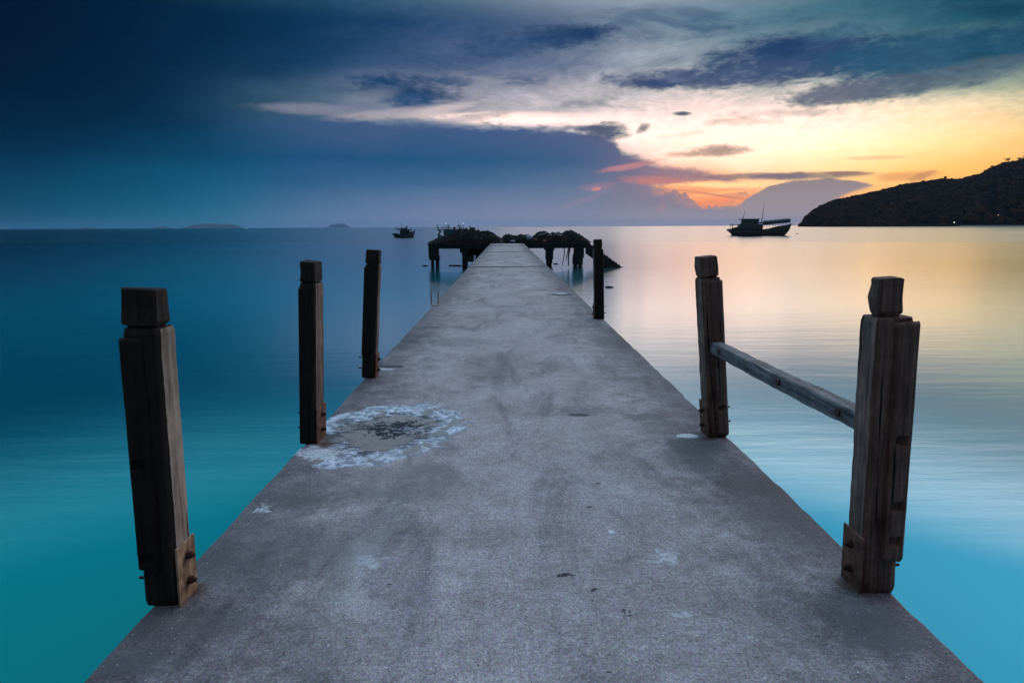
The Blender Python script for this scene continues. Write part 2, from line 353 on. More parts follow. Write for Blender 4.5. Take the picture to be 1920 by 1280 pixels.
# concrete (deck)
def ginv(cx, cy, ax, ay):   # ground ellipse from its extent in the photograph
    c = gp(cx, cy); rx = (gp(cx + ax, cy) - gp(cx - ax, cy)).length/2; ry = (gp(cx, cy - ay) - gp(cx, cy + ay)).length/2
    return c.x, c.y, rx, ry
def concrete(name, deck):
    m, q, bs, _ = mat(name); p = pos(q)
    big = q.noise(p, 0.9, 5, 0.6, 0.5); mid = q.noise(p, 5.5, 6, 0.65); fin = q.noise(p, 70, 5, 0.7); gr = q.noise(p, 150, 4, 0.8)
    t = q.m('ADD', q.m('MULTIPLY', big, 0.55), q.m('MULTIPLY', mid, 0.45))
    c = q.ramp(t, [(0.30, (0.125, 0.118, 0.114)), (0.44, (0.215, 0.208, 0.204)), (0.55, (0.280, 0.276, 0.272)), (0.70, (0.36, 0.36, 0.356))])
    c = q.v('MULTIPLY', c, q.xyz(*[q.mr(fin, 0.25, 0.75, 0.45, 1.55, False)]*3))
    c = q.v('MULTIPLY', c, (1.22, 1.09, 1.13)) if deck else c
    c = q.v('MULTIPLY', c, q.xyz(*[q.mr(gr, 0.3, 0.7, 0.36, 1.64, False)]*3))
    if deck:
        X, Y, Z = q.sep(p)
        # darker damp margins along both edges
        ed = q.m('MINIMUM', q.m('SUBTRACT', X, EDGE_L), q.m('SUBTRACT', EDGE_R, X))
        edm = q.mr(q.m('ADD', ed, q.m('MULTIPLY', q.m('SUBTRACT', mid, 0.5), 0.9)), -0.05, 0.75, 1.0, 0.0)
        c = q.mix(edm, c, q.v('MULTIPLY', c, (0.42, 0.42, 0.45)))
        # cool and warm flecks in the surface
        fl = q.noise(p, 95, 3, 0.7, color=True); c = q.v('MULTIPLY', c, q.v('ADD', q.v('SCALE', q.v('SUBTRACT', fl, (0.5, 0.5, 0.5)), 0.9), (1.0, 1.0, 1.0)))
        m2 = q.noise(p, 22, 5, 0.75); c = q.v('MULTIPLY', c, q.xyz(*[q.mr(m2, 0.3, 0.7, 0.84, 1.16, False)]*3))
        # hairline cracks
        cw_ = q.v('ADD', p, q.v('SCALE', q.v('SUBTRACT', q.noise(p, 2.5, 5, 0.6, color=True), (0.5, 0.5, 0.5)), 0.5))
        ce = q.voro(cw_, 0.55, 'DISTANCE_TO_EDGE'); cmk = q.m('MULTIPLY', q.mr(ce, 0.004, 0.001), q.mr(q.noise(p, 1.1, 3, 0.5), 0.55, 0.62))
        c = q.mix(q.m('MULTIPLY', cmk, 0.55), c, (0.03, 0.03, 0.035, 1))
        # long stains
        s1 = q.noise(q.map(p, scale=(1.6, 0.5, 1), rot=(0, 0, R(25))), 1.3, 6, 0.65, 0.8)
        c = q.mix(q.mr(s1, 0.49, 0.64, 0, 0.62), c, q.v('MULTIPLY', c, (0.45, 0.46, 0.50)))
        s2 = q.noise(q.map(p, scale=(1.2, 0.35, 1), loc=(5, 3, 0)), 1.7, 5, 0.7, 0.3)
        c = q.mix(q.mr(s2, 0.56, 0.74, 0, 0.3), c, (0.46, 0.46, 0.45, 1))
        def spot(cx, cy, ax, ay, colr, amt, namp=1.2, nz=None, lo=0.0, hi=0.7):
            nonlocal c
            x0, y0, rx, ry = ginv(cx, cy, ax, ay)
            u = q.m('MULTIPLY', q.m('SUBTRACT', X, x0), 1/rx); v = q.m('MULTIPLY', q.m('SUBTRACT', Y, y0), 1/ry)
            r2 = q.m('MULTIPLY_ADD', u, u, q.m('MULTIPLY', v, v))
            k = q.m('ADD', q.m('SUBTRACT', 1.0, r2), q.m('MULTIPLY', q.m('SUBTRACT', nz if nz is not None else mid, 0.5), namp*2))
            mk = q.m('MULTIPLY', q.m('MULTIPLY', q.mr(k, lo, hi), amt), q.mr(r2, 1.6, 2.6, 1, 0))
            c = q.mix(mk, c, (*colr, 1)); return mk
        n3 = q.noise(p, 16, 6, 0.7, 0.6); n4 = q.noise(q.map(p, scale=(1, 2, 1)), 9, 6, 0.72, 1.0)
        # crusted ring of old cement by the second left post
        x0, y0, rx, ry = ginv(718, 808, 138, 50)
        u = q.m('MULTIPLY', q.m('SUBTRACT', X, x0), 1/rx); v = q.m('MULTIPLY', q.m('SUBTRACT', Y, y0), 1/ry)
        v = q.m('ADD', v, q.m('MULTIPLY', u, -0.22))
        rr = q.m('SQRT', q.m('MULTIPLY_ADD', u, u, q.m('MULTIPLY', v, v)))
        rw = q.m('ADD', rr, q.m('MULTIPLY', q.m('SUBTRACT', q.noise(p, 3.4, 5, 0.6), 0.5), 0.9))
        rw2 = q.m('ADD', rw, q.m('MULTIPLY', q.m('SUBTRACT', n3, 0.5), 0.35))
        inside = q.mr(rw, 1.10, 0.98)
        c = q.mix(q.m('MULTIPLY', inside, 0.75), c, q.v('MULTIPLY', (0.25, 0.225, 0.215), q.xyz(*[q.mr(fin, 0.3, 0.7, 0.75, 1.25)]*3)))
        crust = q.m('MULTIPLY', q.mr(rw2, 0.56, 0.66), q.mr(rw2, 1.14, 1.06))
        n5 = q.noise(p, 3.6, 6, 0.65, 0.8)
        broken = q.m('MULTIPLY', q.mr(n4, 0.33, 0.45), q.mr(q.m('ADD', n5, q.m('MULTIPLY', q.m('ABSOLUTE', v), 0.10)), 0.47, 0.52))
        crust = q.m('MINIMUM', q.m('MULTIPLY', q.m('MULTIPLY', crust, broken), 1.1), 0.92)
        cc = q.mix(q.mr(n3, 0.40, 0.62), (0.20, 0.22, 0.27, 1), (0.62, 0.67, 0.78, 1))
        c = q.mix(crust, c, cc)
        rim = q.m('MULTIPLY', q.m('MULTIPLY', q.mr(rw2, 0.50, 0.60), q.mr(rw2, 0.80, 0.68)), q.mr(n4, 0.46, 0.54))
        c = q.mix(q.m('MULTIPLY', rim, 0.9), c, (0.06, 0.062, 0.072, 1))
        dk = spot(745, 803, 58, 17, (0.010, 0.012, 0.018), 1.0, 3.6, n3, 0.25, 0.5); spot(690, 800, 60, 22, (0.03, 0.032, 0.045), 0.8, 3.2, n4, 0.9, 1.15)
        spot(770, 806, 60, 12, (0.32, 0.34, 0.40), 0.7, 2.0, q.noise(p, 30, 4, 0.7), 0.8, 1.1)
        spot(648, 790, 26, 9, (0.04, 0.04, 0.05), 0.7, 1.6, n4, 0.4, 0.8)
        spot(800, 818, 60, 7, (0.10, 0.10, 0.12), 0.6, 1.6, n4, 0.4, 0.8)
        # patches, tar marks, damp and scuffs seen along the deck
        spot(600, 850, 52, 14, (0.55, 0.57, 0.62), 0.85, 1.6, n4, 0.35, 0.7)
        spot(1290, 817, 24, 5, (0.60, 0.62, 0.66), 0.9, 1.2, n4, 0.2, 0.5)
        spot(1310, 835, 70, 18, (0.07, 0.068, 0.072), 0.6, 1.3, n3)
        spot(1290, 860, 60, 26, (0.08, 0.075, 0.08), 0.5, 1.4, mid)
        spot(1100, 770, 90, 12, (0.09, 0.09, 0.10), 0.45, 1.8, n4, 0.3, 0.8)
        spot(1085, 778, 26, 4, (0.03, 0.03, 0.04), 0.8, 1.8, n3, 0.3, 0.6)
        spot(1210, 782, 60, 10, (0.07, 0.07, 0.08), 0.5, 1.7, n4, 0.3, 0.8)
        spot(732, 687, 36, 3.5, (0.035, 0.035, 0.04), 0.9, 1.3, n3, 0.2, 0.6)
        spot(722, 692, 20, 2.5, (0.50, 0.52, 0.56), 0.7, 1.3, n3, 0.2, 0.6)
        spot(1055, 552, 26, 3.2, (0.06, 0.06, 0.08), 0.95, 1.0, n3, 0.1, 0.5)
        spot(1052, 550, 14, 1.4, (0.50, 0.52, 0.58), 0.8, 1.0, n3, 0.1, 0.5)
        spot(887, 513, 5, 1.5, (0.06, 0.06, 0.08), 0.8, 0.6); spot(938, 460, 4.5, 0.9, (0.02, 0.02, 0.03), 1.0, 0.1, lo=0, hi=0.3)
        spot(990, 537, 12, 0.9, (0.5, 0.5, 0.52), 0.7, 0.6); spot(930, 535, 4, 2.0, (0.5, 0.5, 0.52), 0.6, 1.0, n3)
        spot(805, 614, 22, 3, (0.08, 0.08, 0.09), 0.7, 1.2, n3); spot(757, 640, 16, 2.5, (0.07, 0.07, 0.08), 0.7, 1.4, n3)
        spot(1058, 1078, 26, 5, (0.015, 0.016, 0.02), 0.95, 2.2, q.noise(p, 45, 4, 0.7), 0.45, 0.7)
        spot(1115, 1105, 12, 6, (0.02, 0.02, 0.025), 0.9, 2.4, q.noise(p, 50, 4, 0.7), 0.6, 0.8)
        spot(1175, 1150, 26, 16, (0.03, 0.03, 0.035), 0.8, 2.4, q.noise(p, 60, 4, 0.7), 0.9, 1.1)
        spot(1105, 950, 7, 2, (0.05, 0.05, 0.05), 0.9, 0.8, n3); spot(1122, 906, 7, 2, (0.05, 0.05, 0.05), 0.8, 0.8, n3)
        spot(1146, 996, 7, 4, (0.55, 0.57, 0.60), 0.9, 0.6, n3); spot(730, 1095, 5, 1.8, (0.03, 0.03, 0.03), 0.9, 0.3)
        spot(1142, 1259, 7, 2, (0.02, 0.02, 0.02), 0.9, 0.5, n3)
        spot(495, 952, 24, 14, (0.50, 0.52, 0.55), 0.8, 2.2, q.noise(p, 32, 4, 0.7), 0.6, 0.9)
        spot(1250, 1045, 40, 26, (0.50, 0.52, 0.55), 0.7, 2.2, q.noise(p, 28, 5, 0.75), 0.7, 1.0)
        spot(690, 1055, 44, 26, (0.46, 0.48, 0.52), 0.6, 2.2, q.noise(p, 26, 5, 0.75), 0.7, 1.0)
        spot(1275, 1150, 30, 14, (0.48, 0.50, 0.52), 0.6, 2.2, q.noise(p, 34, 5, 0.75), 0.7, 1.0)
        spot(480, 1030, 190, 60, (0.085, 0.083, 0.085), 0.5, 1.2, mid)
        spot(330, 1170, 150, 40, (0.085, 0.083, 0.085), 0.55, 1.2, mid)
        spot(770, 900, 160, 40, (0.10, 0.10, 0.105), 0.4, 1.4, s1)
        spot(1480, 960, 120, 70, (0.10, 0.095, 0.095), 0.45, 1.3, mid)
        spot(1600, 1150, 90, 30, (0.10, 0.10, 0.105), 0.5, 1.3, mid)
        for jy in JOINTS:
            c = q.mix(q.mr(q.m('ABSOLUTE', q.m('SUBTRACT', Y, jy)), q.m('MULTIPLY', jy, 0.013), q.m('MULTIPLY', jy, 0.008)), c, (0.035, 0.035, 0.04, 1))
        for (cx, cy, ax_, ay_) in ((360, 1105, 40, 14), (612, 832, 16, 7), (1590, 1095, 34, 12), (1330, 822, 16, 5)):
            spot(cx, cy, ax_, ay_, (0.075, 0.042, 0.030), 0.7, 1.3, n3)
        spot(560, 930, 120, 34, (0.09, 0.085, 0.085), 0.55, 1.4, n4, 0.1, 0.9); spot(1420, 905, 100, 34, (0.075, 0.070, 0.070), 0.6, 1.4, n4, 0.1, 0.9)
        spot(1660, 1190, 110, 44, (0.10, 0.10, 0.11), 0.6, 1.5, n4, 0.1, 0.9); spot(260, 1240, 110, 30, (0.09, 0.09, 0.10), 0.6, 1.5, n4, 0.1, 0.9)
        spot(1150, 640, 60, 16, (0.08, 0.075, 0.08), 0.5, 1.5, n4, 0.1, 0.9); spot(860, 640, 70, 12, (0.09, 0.085, 0.09), 0.45, 1.5, n4, 0.1, 0.9)
        # light grit and dark pits
        v1 = q.voro(p, 26, out='Distance'); v1c = q.sep(q.voro(p, 26, out='Color'))
        c = q.mix(q.m('MULTIPLY', q.mr(v1, 0.10, 0.05), q.mr(v1c[0], 0.86, 0.90)), c, (0.72, 0.73, 0.74, 1))
        c = q.mix(q.m('MULTIPLY', q.mr(v1, 0.12, 0.06), q.mr(v1c[1], 0.90, 0.93)), c, (0.02, 0.02, 0.02, 1))
        v2 = q.voro(p, 75, out='Distance'); v2c = q.sep(q.voro(p, 75, out='Color'))
        c = q.mix(q.m('MULTIPLY', q.mr(v2, 0.22, 0.12), q.mr(v2c[0], 0.90, 0.93, 0, 0.7)), c, (0.62, 0.63, 0.64, 1))
        c = q.mix(q.m('MULTIPLY', q.mr(v2, 0.26, 0.14), q.mr(v2c[1], 0.86, 0.90, 0, 0.8)), c, (0.04, 0.04, 0.045, 1))
        h = q.m('ADD', q.m('MULTIPLY', fin, 0.5), q.m('ADD', q.m('MULTIPLY', crust, 1.6), q.m('ADD', q.m('MULTIPLY', gr, 0.35), q.m('MULTIPLY', n3, 0.6))))
        q.put(bs.inputs['Base Color'], c); bump(q, bs, h, 0.55, 0.006)
        q.put(bs.inputs['Roughness'], q.mr(mid, 0.3, 0.7, 0.62, 0.85)); bs.inputs['IOR'].default_value = 1.4; bs.inputs['Specular IOR Level'].default_value = 0.25
    else:
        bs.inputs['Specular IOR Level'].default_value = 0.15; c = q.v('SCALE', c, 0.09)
        q.put(bs.inputs['Base Color'], c); bump(q, bs, mid, 0.6, 0.05); bs.inputs['Roughness'].default_value = 0.85
    return m
el_a, el_b = gp(155, 1280), gp(919, 456.5); er_a, er_b = gp(1828, 1280), gp(986, 456.5)
EDGE_L = el_a.x*0.8 + el_b.x*0.2; EDGE_R = er_a.x*0.8 + er_b.x*0.2
print('edges', el_a, el_b, er_a, er_b)
JOINTS = [gp(960, 499.8).y, gp(960, 471.8).y, gp(960, 460.6).y]
M_deck = concrete('weathered_concrete', True); M_con = concrete('dark_sea_concrete', False)

def wood(name, dark, light, wear=0.55, scale=1.0):
    m, q, bs, _ = mat(name); p = obco(q)
    gn = q.noise(q.map(p, scale=(34, 34, 1.6)), scale, 6, 0.65, 0.4); bl = q.noise(p, 5, 5, 0.65); fn = q.noise(q.map(p, scale=(160, 160, 7)), 1.0, 3, 0.6)
    t = q.m('ADD', q.m('MULTIPLY', gn, 0.5), q.m('ADD', q.m('MULTIPLY', bl, 0.35), q.m('MULTIPLY', fn, 0.15)))
    c = q.ramp(t, [(0.38, dark), (wear, tuple((a+b)*0.42 for a, b in zip(dark, light))), (0.66, light)])
    ck = q.mr(q.noise(q.map(p, scale=(26, 26, 0.9), loc=(3, 2, 1)), 1.3, 3, 0.5), 0.34, 0.30)
    c = q.mix(ck, c, (0.006, 0.005, 0.005, 1))
    q.put(bs.inputs['Base Color'], c); bs.inputs['Roughness'].default_value = 0.85; bs.inputs['Specular IOR Level'].default_value = 0.2
    bump(q, bs, q.m('SUBTRACT', q.m('ADD', gn, q.m('MULTIPLY', fn, 0.4)), ck), 0.8, 0.006); return m
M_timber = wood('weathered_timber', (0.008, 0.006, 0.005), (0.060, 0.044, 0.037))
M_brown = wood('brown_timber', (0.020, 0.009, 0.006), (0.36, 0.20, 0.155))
M_worn_lit = wood('worn_lit_timber', (0.085, 0.065, 0.052), (0.60, 0.48, 0.40), 0.5)  # worn walkway side, with the brightness of a lit face in its colour
M_worn_lit2 = wood('brown_worn_lit_timber', (0.045, 0.026, 0.020), (0.44, 0.29, 0.24), 0.52)  # same blend of wear and lit-side tone for the other posts
M_board = wood('dark_timber', (0.006, 0.0045, 0.004), (0.042, 0.031, 0.027))
M_rail = wood('grey_timber', (0.03, 0.028, 0.03), (0.26, 0.25, 0.26), 0.5)
def simple(name, c, rough=0.6, metal=0.0, nscale=3.0, amt=0.45, emit=None, ior=1.45):
    m, q, bs, _ = mat(name); p = obco(q); n = q.noise(p, nscale, 5, 0.65)
    k = q.mr(n, 0.3, 0.7, 1-amt, 1+amt)
    q.put(bs.inputs['Base Color'], q.v('MULTIPLY', c, q.xyz(k, k, k)))
    bs.inputs['Roughness'].default_value = rough; bs.inputs['Metallic'].default_value = metal; bs.inputs['IOR'].default_value = ior
    if emit: bs.inputs['Emission Color'].default_value = (*emit[:3], 1); bs.inputs['Emission Strength'].default_value = emit[3]
    return m
# steel with rust runs below the bolts
M_steel, q, bs, _ = mat('rusty_steel'); p = obco(q)
n1 = q.noise(p, 14, 6, 0.65); n2 = q.noise(q.map(p, scale=(40, 40, 4)), 1.0, 4, 0.6)
c = q.ramp(q.m('ADD', q.m('MULTIPLY', n1, 0.6), q.m('MULTIPLY', n2, 0.4)), [(0.34, (0.09, 0.036, 0.018)), (0.46, (0.24, 0.13, 0.075)), (0.58, (0.48, 0.31, 0.19))])
q.put(bs.inputs['Base Color'], c); bs.inputs['Roughness'].default_value = 0.7; bs.inputs['Metallic'].default_value = 0.1
bump(q, bs, n1, 0.4, 0.003)
M_steel_dark = simple('dark_rusty_steel', (0.15, 0.062, 0.040), 0.7, 0.1, 14, 0.6)
M_bolt = simple('rusty_bolt', (0.045, 0.018, 0.012), 0.6, 0.3, 40)

# ------------------------------------------------------------------ water, seabed horizon
bm = bmesh.new()
N = 96; Rr = 45000.0
cen = bm.verts.new((0, 0, WATER)); ring = None
for rad_ in (60, 600, 6000, Rr):
    nr = [bm.verts.new((math.cos(2*math.pi*k/N)*rad_, math.sin(2*math.pi*k/N)*rad_, WATER)) for k in range(N)]
    for k in range(N):
        if ring is None: bm.faces.new((cen, nr[k], nr[(k+1)%N]))
        else: bm.faces.new((ring[k], nr[k], nr[(k+1)%N], ring[(k+1)%N]))
    ring = nr
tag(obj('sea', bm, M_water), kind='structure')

# ------------------------------------------------------------------ pier
pier = tag(empty('concrete_pier', (0, 0, 0)), 'long narrow bare concrete pier deck with stained worn surface running out to sea', 'pier')
joints = [-4.0, gp(960, 499.8).y, gp(960, 471.8).y, gp(960, 460.6).y, gp(950, 456.5).y]
HEAD_Y = joints[-1]
def slab(y0, y1, mat_, T=0.32):
    bm = bmesh.new(); n = max(6, int((y1-y0)/0.07)) if y0 < 20 else 60
    rings = []
    for i in range(n+1):
        y = y0 + (y1-y0)*i/n
        a = 0.006*fb(y*6, 1.3) + 0.010*fb(y*1.1, 7.0); b = 0.006*fb(y*6, 4.3) + 0.006*fb(y*1.1, 11.0)
        kn = min(1.0, max(0.15, (y-2.0)/3)); ca = max(0.0, fb(y*2.6, 21.0) - 0.35)*0.05*kn; cb = max(0.0, fb(y*2.6, 31.0) - 0.35)*0.04*kn
        xl = EDGE_L + a + ca; xr = EDGE_R + b - cb
        bl = 0.014 + ca*0.8; br = 0.014 + cb*0.8
        pr = [(xl, -bl), (xl+bl*0.3, -bl*0.3), (xl+bl, 0.0)]
        pr += [(EDGE_L + (EDGE_R-EDGE_L)*t, 0.0) for t in (0.15, 0.3, 0.5, 0.7, 0.85)]
        pr += [(xr-br, 0.0), (xr-br*0.3, -br*0.3), (xr, -br), (xr, -T), (EDGE_L, -T)]
        rings.append([(x, y, z) for x, z in pr])
    loft(bm, rings[::-1]); return obj('deck_slab', bm, mat_, pier)
for a, b in zip(joints, joints[1:]):
    slab(a + (0.012 if a > 0 else 0), b - 0.012, M_deck)
yy = 1.0
while yy < HEAD_Y - 3:
    bm = bmesh.new(); box(bm, EDGE_L+0.15, EDGE_R-0.15, yy-0.2, yy+0.2, -0.68, -0.323); obj('cross_beam', bm, M_con, pier, bevel=0.02)
    for xx in (EDGE_L+0.55, EDGE_R-0.55):
        bm = bmesh.new(); tube(bm, [(xx, yy, -6.0), (xx, yy, -0.683)], 0.17, 16); obj('pile', bm, M_con, pier, smooth=False)
    yy += 6.2

# ------------------------------------------------------------------ timber posts
def squ(w, d, ch):
    return [(-w+ch, -d), (w-ch, -d), (w, -d+ch), (w, d-ch), (w-ch, d), (-w+ch, d), (-w, d-ch), (-w, -d+ch)]
def post(base, top, label, inner, wm=None, bmat=None, w=0.068, d=0.066, seed=0, capw=0.8, notches=(0.50,), board=(0.17, 0.985), capoff=0.0, bolts=True, bx=0.0, twist=0.0, bandw=1.25, worn=None, capd=0.86):
    """base, top: bottom and top centre of the front face; inner = +1 if the walkway lies on +x"""
    e = empty('timber_post', base); tag(e, label, 'post', 'timber posts along the edges of the pier')
    ax = (top - base); Ht = ax.length; lean = math.atan2(ax.x, ax.z); lean_y = -math.atan2(ax.y, ax.z)
    e.rotation_euler = (lean_y, lean, twist)
    Hb = Ht*0.885; rnd = random.Random(seed)
    # main timber
    bm = bmesh.new(); rings = []; nz = 60
    for i in range(nz+1):
        z = Hb*i/nz
        k = 1.0
        if i >= nz-1: k = 0.985 if i == nz-1 else 0.93
        if i == 0: k = 0.96
        pr = squ(w*k, d*k, 0.014)
        rings.append([(x + 0.0028*fb(z*6, x*30, seed), y + d + 0.0028*fb(z*6, y*30, seed+5), z - (0.0 if i < nz else 0.0)) for x, y in pr])
    loft(bm, rings); body = obj('timber', bm, wm or M_timber, e); body.data.materials.append(worn or M_worn_lit2)
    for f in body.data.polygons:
        if f.normal.x*inner > 0.9: f.material_index = 1  # walkway face takes the paler colour: wear plus painted side light
    # neck and cap
    bm = bmesh.new(); z0 = Hb; hc = Ht - Hb
    cw = w*capw; cd = d*capd; rings = []
    for t, k in ((-0.02, 0.86), (0.05, 0.84), (0.09, 0.99), (0.16, 1.03), (0.5, 1.02), (0.85, 1.0), (0.965, 0.985), (1.0, 0.93)):
        pr = squ(cw*k, cd*k, 0.008)
        rings.append([(x + capoff + 0.007*fb(t*3, x*40, seed+2), y + d + 0.007*fb(t*3, y*40, seed+3), z0 + hc*t + (0.006*fb(x*20, y*20, seed) if t > 0.9 else 0)) for x, y in pr])
    loft(bm, rings); obj('cap', bm, wm or M_timber, e)
    # facing board on the seaward part of the front, with worn bolt notches
    z0, z1 = Hb*board[0], Hb*board[1]; bw = w*bandw; th = 0.021
    xo = -inner
    x_out = xo*(w + 0.004 + bx); x_in = x_out - xo*bw
    xa, xb = sorted((x_out, x_in))
    bm = bmesh.new(); nx, nz = 14, 110; grid = []
    for j in range(nz+1):
        row = []; z = z0 + (z1-z0)*j/nz
        zt = z
        for i in range(nx+1):
            u = i/nx; x = xa + (xb-xa)*u
            rdd = min(u, 1-u)*(xb-xa); y = -th + 0.016*max(0, 1 - rdd/0.016)**2
            y += 0.0015*fb(x*60, z*6, seed+9)
            if j in (0, nz): y += 0.006
            for nt in notches:
                zc = z0 + (z1-z0)*nt
                if abs(z-zc) < 0.016 and 0.25 < u < 0.78: y = -th + 0.024
            zz = z + (0.012*fb(x*25, 3.3, seed) if j == 0 else 0.006*fb(x*25, 5.3, seed) if j == nz else 0)
            row.append(bm.verts.new((x, y, zz)))
        grid.append(row)
    for j in range(nz):
        for i in range(nx): bm.faces.new((grid[j][i], grid[j][i+1], grid[j+1][i+1], grid[j+1][i]))
    bt = [[bm.verts.new((xa if s == 0 else xb, 0.004, (z0 + (z1-z0)*j/nz))) for j in range(nz+1)] for s in (0, 1)]
    for j in range(nz):
        bm.faces.new((bt[0][j], grid[j][0], grid[j+1][0], bt[0][j+1])); bm.faces.new((grid[j][nx], bt[1][j], bt[1][j+1], grid[j+1][nx]))
    bm.faces.new([bt[0][0]] + [bt[1][0]] + grid[0][::-1]); bm.faces.new([bt[1][nz]] + [bt[0][nz]] + grid[nz])
    for f in bm.faces: f.smooth = True
    obj('facing_board', bm, bmat or M_board, e)
    # steel plate on the walkway side, bolts through it
    hp = 0.235
    bm = bmesh.new(); x0, x1 = sorted((inner*(w+0.0015), inner*(w+0.010)))
    box(bm, x0, x1, -0.006, 2*d+0.004, 0.002, hp)
    pl = obj('steel_plate', bm, M_steel if seed == 1 else M_steel_dark, e, bevel=0.0015)
    for zb in (0.075, 0.178):
        yb = d*1.02
        bm = bmesh.new(); xs = inner*(w+0.010)
        tube(bm, [(xs, yb, zb), (xs+inner*0.016, yb, zb)], 0.0155, 6); tube(bm, [(xs+inner*0.0162, yb, zb), (xs+inner*0.028, yb, zb)], 0.009, 10)
        obj('bolt', bm, M_bolt, pl)
        bm = bmesh.new(); xs = -inner*w
        tube(bm, [(xs, yb, zb+0.004), (xs-inner*0.012, yb, zb+0.004)], 0.013, 6); tube(bm, [(xs-inner*0.0122, yb, zb+0.004), (xs-inner*0.045, yb, zb+0.004)], 0.006, 8)
        obj('bolt', bm, M_bolt, e)
    return e
def post_px(bx_, by_, tx, ty, **kw):
    b = gp(bx_, by_); t = at(tx, ty, b.y); return post(b, t, **kw)

post_px(303, 1136, 254, 543, worn=M_worn_lit, d=0.060, label='nearest post on the left edge, dark timber with pale worn side and tan plate', inner=1, seed=1, w=0.066, capw=0.90, capd=0.74, notches=(0.06, 0.48), capoff=-0.007, board=(0.145, 0.97))
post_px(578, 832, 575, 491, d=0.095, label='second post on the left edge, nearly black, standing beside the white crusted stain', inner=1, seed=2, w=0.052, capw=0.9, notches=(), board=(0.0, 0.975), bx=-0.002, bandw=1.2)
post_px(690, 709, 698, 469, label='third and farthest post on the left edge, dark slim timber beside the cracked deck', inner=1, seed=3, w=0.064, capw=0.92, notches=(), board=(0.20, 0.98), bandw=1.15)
post_px(1647, 1112, 1688, 523, wm=M_brown, bmat=M_brown, worn=M_worn_lit2, capd=0.55, d=0.062, label='nearest post on the right edge, brown split timber with narrow top block and rusty plate', inner=-1, seed=4, w=0.068, capw=0.66, notches=(0.09, 0.24, 0.52), board=(0.135, 0.985), capoff=-0.008, bx=0.008, bandw=1.28)
post_px(1348, 820, 1332, 481, wm=M_brown, bmat=M_brown, d=0.078, label='second post on the right edge, leaning slightly, holding the far end of the wooden rail', inner=-1, seed=5, w=0.064, capw=0.86, capoff=-0.006, notches=(0.18,), board=(0.02, 0.985), bandw=1.35)
post_px(1124, 598, 1122, 449, label='farthest post on the right edge, slim and dark, in front of the jetty stairs', inner=-1, seed=6, w=0.070, capw=0.86, notches=(), board=(0.0, 0.98), bandw=1.4)

# rail
ra = at(1344, 651, gp(1346, 820).y - 0.02); rb = at(1622, 788, gp(1644, 1112).y + 0.135)
e = empty('wooden_rail', ra); tag(e, 'weathered grey wooden rail sloping between the two nearer posts of the right edge', 'rail')
bm = bmesh.new(); L = (rb-ra); n = 60; rings = []
for i in range(n+1):
    t = i/n; c = L*t; k = 1 + 0.10*fb(t*14, 2.0)
    ww, hh = 0.040*k, 0.036*(1+0.12*fb(t*11, 8.0))
    sag = 0.006*math.sin(math.pi*t) 
    prf = [(-ww, -hh), (ww*0.92, -hh*0.95), (ww, -hh*0.7), (ww, hh*0.75), (ww*0.82, hh), (ww*0.3, hh*(0.97+0.10*fb(t*40, 1))), (-ww*0.3, hh*(0.99+0.08*fb(t*35, 9))), (-ww*0.9, hh), (-ww, hh*0.8)]
    rings.append([(c.x+x, c.y, c.z - sag + z) for x, z in prf])
loft(bm, rings); rl = obj('rail_timber', bm, None or M_rail, e)
M_railx, q, bs, _ = mat('rail_wood'); p = q.map(obco(q), rot=(math.atan2(L.z, -L.y)*0, 0, 0))
gn = q.noise(q.map(p, scale=(60, 2.4, 60)), 1.0, 6, 0.65, 0.3); gb = q.noise(p, 8, 5, 0.65)
c = q.ramp(q.m('ADD', q.m('MULTIPLY', gn, 0.65), q.m('MULTIPLY', gb, 0.35)), [(0.36, (0.020, 0.018, 0.020)), (0.5, (0.10, 0.095, 0.10)), (0.68, (0.30, 0.29, 0.30))])
q.put(bs.inputs['Base Color'], c); bs.inputs['Roughness'].default_value = 0.8; bump(q, bs, gn, 0.9, 0.008)
rl.data.materials[0] = M_railx
for t in (0.10, 0.60, 0.93):
    bm = bmesh.new(); c = L*t; tube(bm, [(c.x-0.043, c.y, c.z), (c.x-0.050, c.y, c.z)], 0.017, 12); obj('bolt', bm, M_bolt, e)

# bent steel rod at the left edge
a = gp(809, 573); b = gp(822, 573)
bm = bmesh.new(); zt = at(808, 545, a.y).z
tube(bm, [(0, 0, zt), (0, 0, 0.02), (0.02, 0, 0.004), (b.x-a.x-0.02, 0, 0.004), (b.x-a.x, 0, 0.02), (b.x-a.x, 0, zt*0.93)], 0.011, 8)
M_rod = simple('pale_rod', (0.30, 0.22, 0.12), 0.5, 0.3, 10)
tag(obj('bent_rod', bm, M_rod), 'thin tan steel rod bent into a U standing on the left edge of the pier', 'rod').location = (a.x, a.y, 0)

